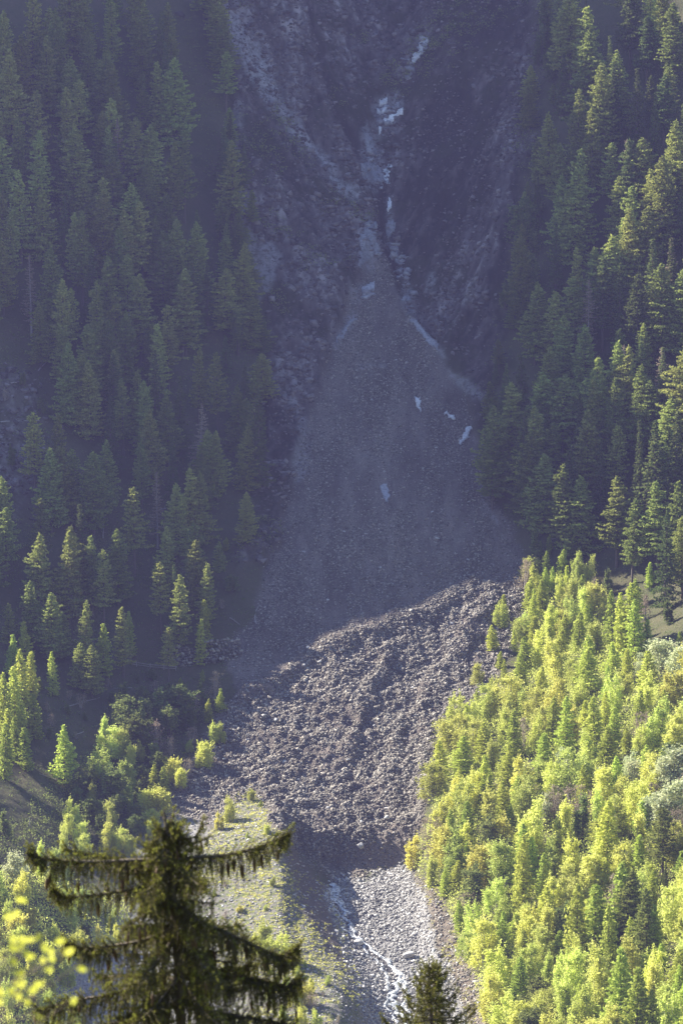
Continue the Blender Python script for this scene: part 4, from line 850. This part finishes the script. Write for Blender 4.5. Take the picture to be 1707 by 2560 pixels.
class Spruce:
    def __init__(s, seed): s.rng = np.random.default_rng(seed); s.mul = 1.0; s.wood = MB(); s.nd = MB(); s.tip = MB(); s.hang = []
    def twig(s, a, d, L, droop, ln=.018, per=260, tipf=.3):
        t = np.linspace(0, 1, 5)[:, None]; P = a + d * L * t + np.array([0, 0, -1.0]) * droop * L * t ** 1.6
        P[1:] += s.rng.normal(0, .012 * L / .3, (4, 3)); V, F = needles(P, s.rng, ln, per); s.nd.add(V, F)
        if s.rng.uniform() < tipf: V, F = needles(P[3:], s.rng, ln * 1.1, per * 1.3); s.tip.add(V, F)
        s.wood.tube(P, np.array([.004, .003, .0025, .002, .001]), 3); return P
    def limb(s, P, n, hang, r0=.018, side=.22, per=260, ln=.018, cones=.0, f0=.1):
        P = np.asarray(P, float); m = 14; t = np.linspace(0, len(P) - 1, m); Q = np.stack([np.interp(t, range(len(P)), P[:, k]) for k in range(3)], 1)
        Q[1:-1] = (Q[:-2] + Q[1:-1] * 2 + Q[2:]) / 4; s.wood.tube(Q, np.linspace(r0, r0 * .2, m), 5); V, F = needles(Q, s.rng, ln * 1.5, per * 1.6); s.nd.add(V, F)
        D = np.gradient(Q, axis=0); D /= np.linalg.norm(D, axis=1)[:, None]
        LL = np.linalg.norm(np.diff(Q, axis=0), axis=1).sum()
        for k in range(int(LL * 42 * min(1, s.mul)) if LL > .5 and per > 200 else 0):      # short shoots that clothe the top of the limb
            f = s.rng.uniform(.05, .97) * (m - 1); i = int(f); a = Q[i] + (Q[i + 1] - Q[i]) * (f - i); sd = np.array([-D[i][1], D[i][0], 0]) * s.rng.normal(0, .9)
            s.twig(a, D[i] * s.rng.uniform(.2, .8) + sd + np.array([0, 0, s.rng.uniform(.1, .75)]), s.rng.uniform(.04, .11), .1, ln, per, .5)
        for k in range(int(n * s.mul)):
            f = f0 + (1 - f0) * s.rng.uniform() ** 1.15; i = min(int(f * (m - 1)), m - 2); g = f * (m - 1) - i; a = Q[i] * (1 - g) + Q[i + 1] * g; d = D[i]
            sd = np.array([-d[1], d[0], 0]) * s.rng.choice([-1, 1]); taper = (1.15 - .85 * f ** 2) * s.rng.uniform(.6, 1.15)
            kind = s.rng.uniform()
            if kind < .55:          # hanging branchlet
                dr = d * s.rng.uniform(-.1, .5) + sd * s.rng.uniform(.0, .7); p = s.twig(a, dr * .5, hang * s.rng.uniform(.4, 1.3) * taper, 1.15, ln, per)
                if s.rng.uniform() < cones: s.hang.append(p[int(s.rng.integers(2, 5))])
            elif kind < .8:         # flat side shoot, drooping at the end
                dr = d * s.rng.uniform(.3, .9) + sd * s.rng.uniform(.4, 1); dr /= np.linalg.norm(dr); p = s.twig(a, dr, side * s.rng.uniform(.5, 1.2) * taper, .25, ln, per, .6)
                for q in (2, 3): s.twig(p[q], dr * .3 + sd * .2, hang * .55 * s.rng.uniform(.5, 1), 1.0, ln, per)
            else:                   # upright shoot
                s.twig(a, d * .7 + sd * s.rng.uniform(-.5, .5) + np.array([0, 0, .75]), .085 * s.rng.uniform(.6, 1.2), -.2, ln, per, 1)
        s.twig(Q[-2], D[-1], .10, -.2, ln, per * 1.2, 1)
    def finish(s, name, base, label, cat):
        r = empty(name, tuple(base)); tag(r, label, cat); c = np.array(base)
        for nm, b, mt in (('branches', s.wood, M_BARK), ('needles', s.nd, M_SPR), ('lit_shoot_tips', s.tip, M_SPT)):
            me = mesh_np(nm, np.concatenate(b.v) - c, np.concatenate(b.f), mt); obj(nm, me, r)
        return r
def near_spruce():
    Y = 30.0; s = Spruce(3); s.mul = 1.8; g = float(H0(-3.8, Y)); W = lambda u, v, dy=0: at_px(u, v, Y) + np.array([0, dy, 0])
    tz = [W(412, 2030), W(418, 2090), W(425, 2150), W(432, 2240), W(440, 2330), W(447, 2450), W(455, 2600)]; bot = tz[-1] + np.array([.10, 0, 0]); z0 = bot[2]
    tr = tz + [np.array([bot[0] + .1 * k, Y, z0 + (g - .3 - z0) * k / 4]) for k in (1, 2, 3, 4)]
    tk = MB(); tk.tube(np.array(tr), np.array([.008, .014, .020, .027, .033, .038, .045, .065, .09, .12, .17]), 8)
    # leader and the shoots of the top
    s.twig(W(411, 2075), np.array([-.01, 0, 1.0]), .21, 0, per=300); s.twig(W(500, 2090), np.array([.16, 0, 1.0]), .19, 0); s.twig(W(470, 2085), np.array([-.1, .1, 1.0]), .13, 0)
    for (u, v, dx, dz, L) in [(395,2055,-.5,.7,.07),(420,2048,.6,.6,.07),(440,2070,.5,.5,.10),(505,2065,.7,.6,.07),(495,2060,-.6,.6,.06),(520,2080,.5,.5,.07),(405,2085,-.8,.3,.1)]: s.twig(W(u, v), np.array([dx, s.rng.uniform(-.3, .3), dz]), L, .1, tipf=.8)
    s.limb([W(414,2085), W(450,2092,-.05), W(490,2088,-.08), W(508,2060,-.08)], 26, .12, .010, .12, cones=.1); s.limb([W(414,2080), W(395,2092,-.1), W(384,2096,-.15)], 14, .12, .008, .10)
    s.limb([W(420,2110), W(450,2118,.1), W(495,2120,.2), W(520,2110,.25)], 36, .14, .010, .15, cones=.2); s.limb([W(420,2110), W(405,2120,-.2), W(392,2125,-.3)], 30, .16, .010, .15, cones=.2)
    for k in range(18):
        a = s.rng.uniform(0, 2 * PI); v = s.rng.uniform(2062, 2150); L = .05 + .22 * (v - 2060) / 90; p = W(np.interp(v, [2030, 2150], [412, 425]), v); d = np.array([math.cos(a), math.sin(a), .1]) * L
        s.limb([p, p + d * .5, p + d + [0, 0, .02]], 12, .10, .004, .09)
    # the two long arms of the upper whorl
    s.limb([W(425,2152), W(340,2146,-.05), W(250,2148,-.1), W(160,2142,-.12), W(105,2138,-.12), W(78,2120,-.12)], 150, .24, .020, .15, cones=.2, f0=.02)
    s.limb([W(425,2150), W(500,2146,.05), W(570,2146,.1), W(640,2130,.12), W(690,2116,.15), W(724,2098,.15)], 135, .24, .020, .14, cones=.2, f0=.02)
    s.limb([W(425,2160), W(330,2170,.25), W(240,2172,.4), W(150,2165,.5)], 70, .2, .014, .15, cones=.25); s.limb([W(425,2160), W(470,2165,-.3), W(520,2180,-.55)], 45, .22, .014, .18, cones=.2)
    s.limb([W(425,2165), W(400,2172,-.4), W(360,2185,-.7)], 45, .22, .014, .18, cones=.2)
    # second whorl
    s.limb([W(432,2210), W(380,2205,-.1), W(300,2222,-.1), W(215,2232,-.1), W(160,2236,-.1), W(132,2212,-.1)], 105, .22, .016, .14, cones=.2, f0=.05)
    s.limb([W(432,2215), W(470,2215,.2), W(515,2228,.35)], 45, .24, .014, .18, cones=.2); s.limb([W(432,2230), W(400,2240,-.3), W(330,2262,-.6)], 60, .22, .014, .18, cones=.2)
    s.limb([W(434,2250), W(480,2262,-.3), W(535,2285,-.5)], 60, .24, .014, .18, cones=.15); s.limb([W(434,2255), W(400,2280,.3), W(345,2300,.5)], 50, .22, .014, .18)
    # third whorl
    s.limb([W(440,2315), W(360,2345,-.1), W(270,2358,-.1), W(205,2362,-.1), W(165,2350,-.1)], 120, .24, .018, .18, cones=.2, f0=.04)
    s.limb([W(440,2290), W(510,2312,.05), W(580,2345,.1), W(650,2380,.1), W(705,2402,.1), W(745,2384,.1)], 190, .34, .020, .2, cones=.22, f0=.02)
    s.limb([W(442,2330), W(500,2360,-.4), W(560,2400,-.8)], 85, .28, .016, .2, cones=.1); s.limb([W(442,2330), W(400,2370,-.4), W(330,2410,-.8)], 75, .26, .016, .2, cones=.1)
    s.limb([W(442,2340), W(500,2365,.5), W(600,2390,.9)], 75, .3, .016, .2); s.limb([W(442,2340), W(380,2370,.5), W(290,2400,.9)], 60, .26, .016, .2)
    # fourth and fifth
    s.limb([W(448,2420), W(370,2450,-.1), W(270,2480,-.1), W(170,2495,-.1), W(90,2520,-.1)], 150, .28, .02, .2, cones=.25); s.limb([W(448,2410), W(540,2440,.1), W(640,2455,.1), W(715,2478,.1), W(752,2462,.1)], 190, .32, .02, .22, cones=.22)
    s.limb([W(450,2440), W(520,2490,-.5), W(620,2530,-.9)], 110, .3, .018, .22, cones=.1); s.limb([W(450,2440), W(380,2490,-.5), W(260,2540,-.9)], 100, .3, .018, .22, cones=.1)
    s.limb([W(450,2440), W(530,2470,.5), W(640,2500,1.0)], 80, .3, .018, .22); s.limb([W(450,2450), W(350,2480,.5), W(220,2530,1.0)], 70, .3, .018, .22)
    s.limb([W(455,2510), W(350,2545,0), W(230,2570,0), W(110,2575,0)], 130, .28, .02, .22, cones=.15); s.limb([W(455,2505), W(560,2535,0), W(660,2550,0), W(735,2565,0)], 150, .3, .02, .22, cones=.15)
    s.mul = 1.4
    for k in range(26):
        v = s.rng.uniform(2120, 2560); a = s.rng.uniform(0, 2 * PI); L = s.rng.uniform(.18, .3) + .45 * (v - 2120) / 440 * s.rng.uniform(.5, 1); p = W(np.interp(v, [2090, 2330, 2600], [418, 440, 455]), v); d = np.array([math.cos(a), math.sin(a) * .8, 0]) * L
        s.limb([p, p + d * .5 + [0, 0, -.02], p + d + [0, 0, -.06]], 26, .24, .007, .14, cones=.08)
    # the rest of the tree, below the picture
    z = z0 - .25; k = 0; s.mul = 1.0
    while z > g + 1.2:
        f = (z0 - z) / (z0 - g); L = 1.3 + 1.5 * f
        for q in range(5):
            a = k * 1.9 + q * 1.257 + s.rng.normal(0, .15); d = np.array([math.cos(a), math.sin(a), 0]) * L * s.rng.uniform(.8, 1.1); p = np.array([bot[0] + .1 * f * 4, Y, z])
            s.limb([p, p + d * .35 + [0, 0, -.08], p + d * .75 + [0, 0, -.3], p + d + [0, 0, -.22]], 30, .4, .03, .3, 110, .03)
        z -= .55 + .2 * f; k += 1
    base = (float(tr[-1][0]), Y, g)
    r = s.finish('spruce_tree', base, 'dark spruce top hung with brown cones, largest tree at the bottom left', 'spruce')
    obj('trunk', mesh_np('trunk', np.concatenate(tk.v) - np.array(base), np.concatenate(tk.f), M_BARK), r)
    t = np.linspace(0, 1, 9); prof = np.array([.25, .75, 1, 1, .95, .85, .68, .45, .12]) * .017; b = MB()
    P = np.stack([0 * t, 0 * t, -t * .125], 1); b.tube(P, prof, 8); cm = b.mesh('cone', M_CONE, True)
    hs = [h for h in s.hang if h[2] > z0 - .1]; s.rng.shuffle(hs); print('cones', len(hs))
    for h in hs[:100]:
        c = obj('cone', cm, r, tuple(h - np.array(base))); q = s.rng.uniform(.75, 1.15); c.scale = (q, q, q); c.rotation_euler = (s.rng.normal(0, .12), s.rng.normal(0, .12), 0)
near_spruce()
def small_spruce():
    Y = 40.0; s = Spruce(9); s.mul = 1.35; W = lambda u, v, dy=0: at_px(u, v, Y) + np.array([0, dy, 0]); top = W(1072, 2402); x0 = top[0] + .03; g = float(H0(x0, Y)); tk = MB()
    tk.tube(np.array([top, [x0, Y, top[2] - .7], [x0, Y, (top[2] + g) / 2], [x0, Y, g - .3]]), np.array([.006, .022, .08, .15]), 7)
    s.twig(top - [0, 0, .14], np.array([0, 0, 1.0]), .17, 0, .02, 330, 1); z = top[2] - .09; k = 0
    while z > g + 1.0:
        f = top[2] - z; L = min(.045 + f * .58, 2.4); near = f < 1.3
        for q in range(5 if near else 4):
            a = k * 1.3 + q * 1.257 + s.rng.normal(0, .2); l = L * s.rng.uniform(.75, 1.15); d = np.array([math.cos(a), math.sin(a), 0]) * l; p = np.array([x0, Y, z])
            s.limb([p, p + d * .4 + [0, 0, .04 * l], p + d * .8 + [0, 0, .1 * l], p + d + [0, 0, .3 * l]], int(8 + 42 * min(l, 1)) if near else 24, .10 if near else .3, .010, .12 if near else .3, 260 if near else 110, .018 if near else .03)
        z -= .085 + .05 * f if near else .5; k += 1
    base = (x0, Y, g); r = s.finish('spruce_tree', base, 'dark tip of a small spruce at the bottom edge in front of the stream bed', 'spruce')
    obj('trunk', mesh_np('trunk', np.concatenate(tk.v) - np.array(base), np.concatenate(tk.f), M_BARK), r)
small_spruce()
def sapling():
    Y = 10.0; rng = np.random.default_rng(4); W = lambda u, v, dy=0: at_px(u, v, Y) + np.array([0, dy, 0]); x0 = W(-120, 2700)[0]; g = float(H0(x0, Y)); st = MB(); lv = MB()
    st.tube(np.array([[x0, Y, g - .2], [x0 + .03, Y, g + 2.2], W(-110, 2760), W(-80, 2500), W(-50, 2380), W(-40, 2300)]), np.array([.035, .028, .02, .012, .006, .003]), 6)
    spots = [(30,1240),(15,1330),(95,1355),(60,1392),(130,1400),(0,1470),(150,1225),(258,1208),(272,1270),(205,1285),(235,1345),(365,1335),(30,1190),(100,1160),(350,1510),(760,1545),(150,1440),(50,1535),(15,1560),(205,1437),(-10,1200),(20,1290),(60,1260),(110,1250),(-20,1400),(30,1440),(745,1560),(340,1540)]
    for (x, y) in spots:
        u, v = x / 1.836, 1708 + y / 1.836; p = W(u, v, rng.uniform(-.4, .4)); a = W(-80 if u < 300 else -60, min(v + 60 + max(0, u - 100) * .6, 2700)); mid = (a + p) / 2 + [0, 0, -.03]
        st.tube(np.stack([a, mid, p]), np.array([.003, .002, .001]), 3)
        for k in range(2 if u < 160 else 1):
            c = p + rng.normal(0, .014, 3); ax = rng.normal(size=3); ax[1] *= .5; ax /= np.linalg.norm(ax); b = np.cross(ax, [0, 1, .4]); b /= np.linalg.norm(b); n = np.cross(ax, b); s = rng.uniform(.011, .017)
            ring = [(-1, 0), (-.5, .55), (.1, .7), (.6, .4), (1.1, 0), (.6, -.4), (.1, -.7), (-.5, -.55)]; V = [c + n * s * .12] + [c + ax * s * i + b * s * j - n * s * .1 * abs(j) for i, j in ring]
            lv.add(np.array(V), np.array([(0, i + 1, (i + 1) % 8 + 1) for i in range(8)]))
    base = np.array([x0, Y, g]); r = empty('sapling', tuple(base)); tag(r, 'blurred bright yellow leaves of a near sapling in the bottom left corner', 'sapling')
    obj('stem', mesh_np('stem', np.concatenate(st.v) - base, np.concatenate(st.f), M_BARK), r); obj('leaves', mesh_np('leaves', np.concatenate(lv.v) - base, np.concatenate(lv.f), M_NEARLEAF), r)
sapling()
# ------------------------------------------------------------------ labels: every tree and boulder told apart by its look, its level and its place in the row
ORD = 'first second third fourth fifth sixth seventh eighth ninth tenth eleventh twelfth thirteenth fourteenth fifteenth sixteenth seventeenth eighteenth nineteenth twentieth'.split()
def ordinal(i): return ORD[i] if i < 20 else ('twenty-' if i < 30 else 'thirty-') + (ORD + ['x'])[(i - 20) % 10]
BANDS = {
 'left forest': ('tip', [(-400, 90, 'tip at top edge'), (90, 230, 'tip level with pale high slab'), (230, 380, 'tip level with bright cascade'), (380, 520, 'tip level with waterfall'),
     (520, 680, 'tip level with gully rock face'), (680, 860, 'tip level with scree top'), (860, 980, 'tip just above long fallen trunk'), (980, 1110, 'tip level with long fallen trunk'),
     (1110, 1260, 'tip below long fallen trunk'), (1260, 1420, 'tip well above stone wall'), (1420, 1560, 'tip just above stone wall'), (1560, 3000, 'tip below stone wall')]),
 'right forest': ('tip', [(-400, 90, 'tip at top edge'), (90, 230, 'tip level with pale high slab'), (230, 380, 'tip level with bright cascade'), (380, 520, 'tip level with waterfall'),
     (520, 680, 'tip level with gully rock face'), (680, 860, 'tip level with scree top'), (860, 980, 'tip just above bright rock patches'), (980, 1130, 'tip level with bright rock patches'), (1130, 3000, 'tip below bright rock patches')]),
 'sunlit hill': ('v', [(0, 1520, 'at its top end'), (1520, 1640, 'level with debris shadow line'), (1640, 1760, 'level with lobe top'), (1760, 1880, 'level with lobe middle'), (1880, 2000, 'level with lower lobe'),
     (2000, 2110, 'level with debris front'), (2110, 2210, 'level with stream start'), (2210, 2310, 'level with upper stream'), (2310, 2410, 'level with large bed boulder'), (2410, 2510, 'level with small spruce tip'), (2510, 2640, 'along bottom edge'), (2640, 4000, 'below bottom edge')]),
 'lower left slope': ('v', [(0, 1800, 'level with shadow line'), (1800, 1900, 'level with lobe middle'), (1900, 1990, 'just above spruce top'), (1990, 2090, 'level with spruce top'), (2090, 2200, 'level with spruce arms'),
     (2200, 2300, 'beside upper spruce branches'), (2300, 2420, 'beside middle spruce branches'), (2420, 2540, 'beside low spruce branches'), (2540, 4000, 'at bottom edge')]),
 'grassy moraine': ('v', [(0, 2100, 'near debris edge'), (2100, 2400, 'right of dark spruce'), (2400, 4000, 'near bottom edge')]),
}
KN = dict(brown='bare brown larch', larch='larch', spruce='spruce', pine='stone pine', young='young larch', birch='birch', alder='alder bush', yellow='yellow-green birch', willow='silvery willow', bare='twiggy shrub')
PLUR = dict(brown='bare brown larches', larch='larches', spruce='spruces', pine='stone pines', young='young larches', birch='birches', alder='alder bushes', yellow='yellow-green birches', willow='silvery willows', bare='twiggy shrubs')
CELLS = {}
for t in TREES:
    u, v = t['u'], t['v']
    if u < 720: reg = 'left forest' if v < 1700 else ('grassy moraine' if u > 530 and v > 1950 else 'lower left slope')
    else: reg = 'right forest' if (t['k'] in ('larch', 'spruce', 'pine', 'brown') and v < 1500) else ('grassy moraine' if u < 900 else 'sunlit hill')
    key, bands = BANDS[reg]; ph = next(p for a, b, p in bands if a <= t[key] < b)
    CELLS.setdefault((reg, ph, t['k']), []).append(t)
for (reg, ph, k), L in CELLS.items():
    L.sort(key=lambda t: t['u'])
    for i, t in enumerate(L):
        U_, V_, _ = suv(t['x'], t['y'], t['z'] + t['h']); cr = float(np.interp(U_, _cu, _cv)); lit = V_ - cr
        look = 'shaded' if lit < -1 else ('sunlit' if lit > t['h'] * .6 else 'sun-tipped')
        tail = 'the only one' if len(L) == 1 else (ordinal(i) + ' from left')
        lab = '%s %s, %s, %s, %s' % (look, KN[k], ('in ' if 'forest' in reg else 'on ') + reg, ph, tail)
        tag(t['o'], lab, CAT[k], '%s %s the %s' % (PLUR[k], 'in' if 'forest' in reg else 'on', reg))
WH = {'toe': 'at the foot of the debris front', 'lobe': 'on the sunlit debris lobe', 'bed': 'in the stream bed', 'scree': 'on the shaded scree', 'moraine': 'on the moraine crest beside the shaded flank'}
for wk, ph in WH.items():
    L = sorted([b for b in BOULDERS if b[4] == wk], key=lambda b: b[2])
    for i, (o, u, v, px, _) in enumerate(L):
        sz = 'large pale' if px > 24 else ('pale' if px > 12 else 'small grey')
        tag(o, '%s boulder %s%s' % (sz, ph, '' if len(L) == 1 else ', %s from the top' % ordinal(i)), 'boulder', 'boulders ' + ph)
# ------------------------------------------------------------------ haze
def build_haze():
    m, t, out = mat_new("haze_air")
    vp = N(t, "ShaderNodeVolumePrincipled"); vp.inputs['Color'].default_value = (.150, .145, .305, 1); vp.inputs['Density'].default_value = HAZE
    vp.inputs['Anisotropy'].default_value = .25
    t.links.new(vp.outputs[0], out.inputs['Volume'])
    x0, x1, y0, y1 = -430, 430, -90, 1320; z0 = float(ZZ.min()) - 1.5; z1 = float(ZZ.max()) + 45
    V = [(x, y, z) for z in (z0, z1) for y in (y0, y1) for x in (x0, x1)]
    F = [(0, 2, 3, 1), (4, 5, 7, 6), (0, 1, 5, 4), (2, 6, 7, 3), (0, 4, 6, 2), (1, 3, 7, 5)]
    o = obj('haze', mesh_np('haze', V, F, m)); tag(o, kind='stuff')
    print('haze top', z1)
HAZE = 0.00022
build_haze()
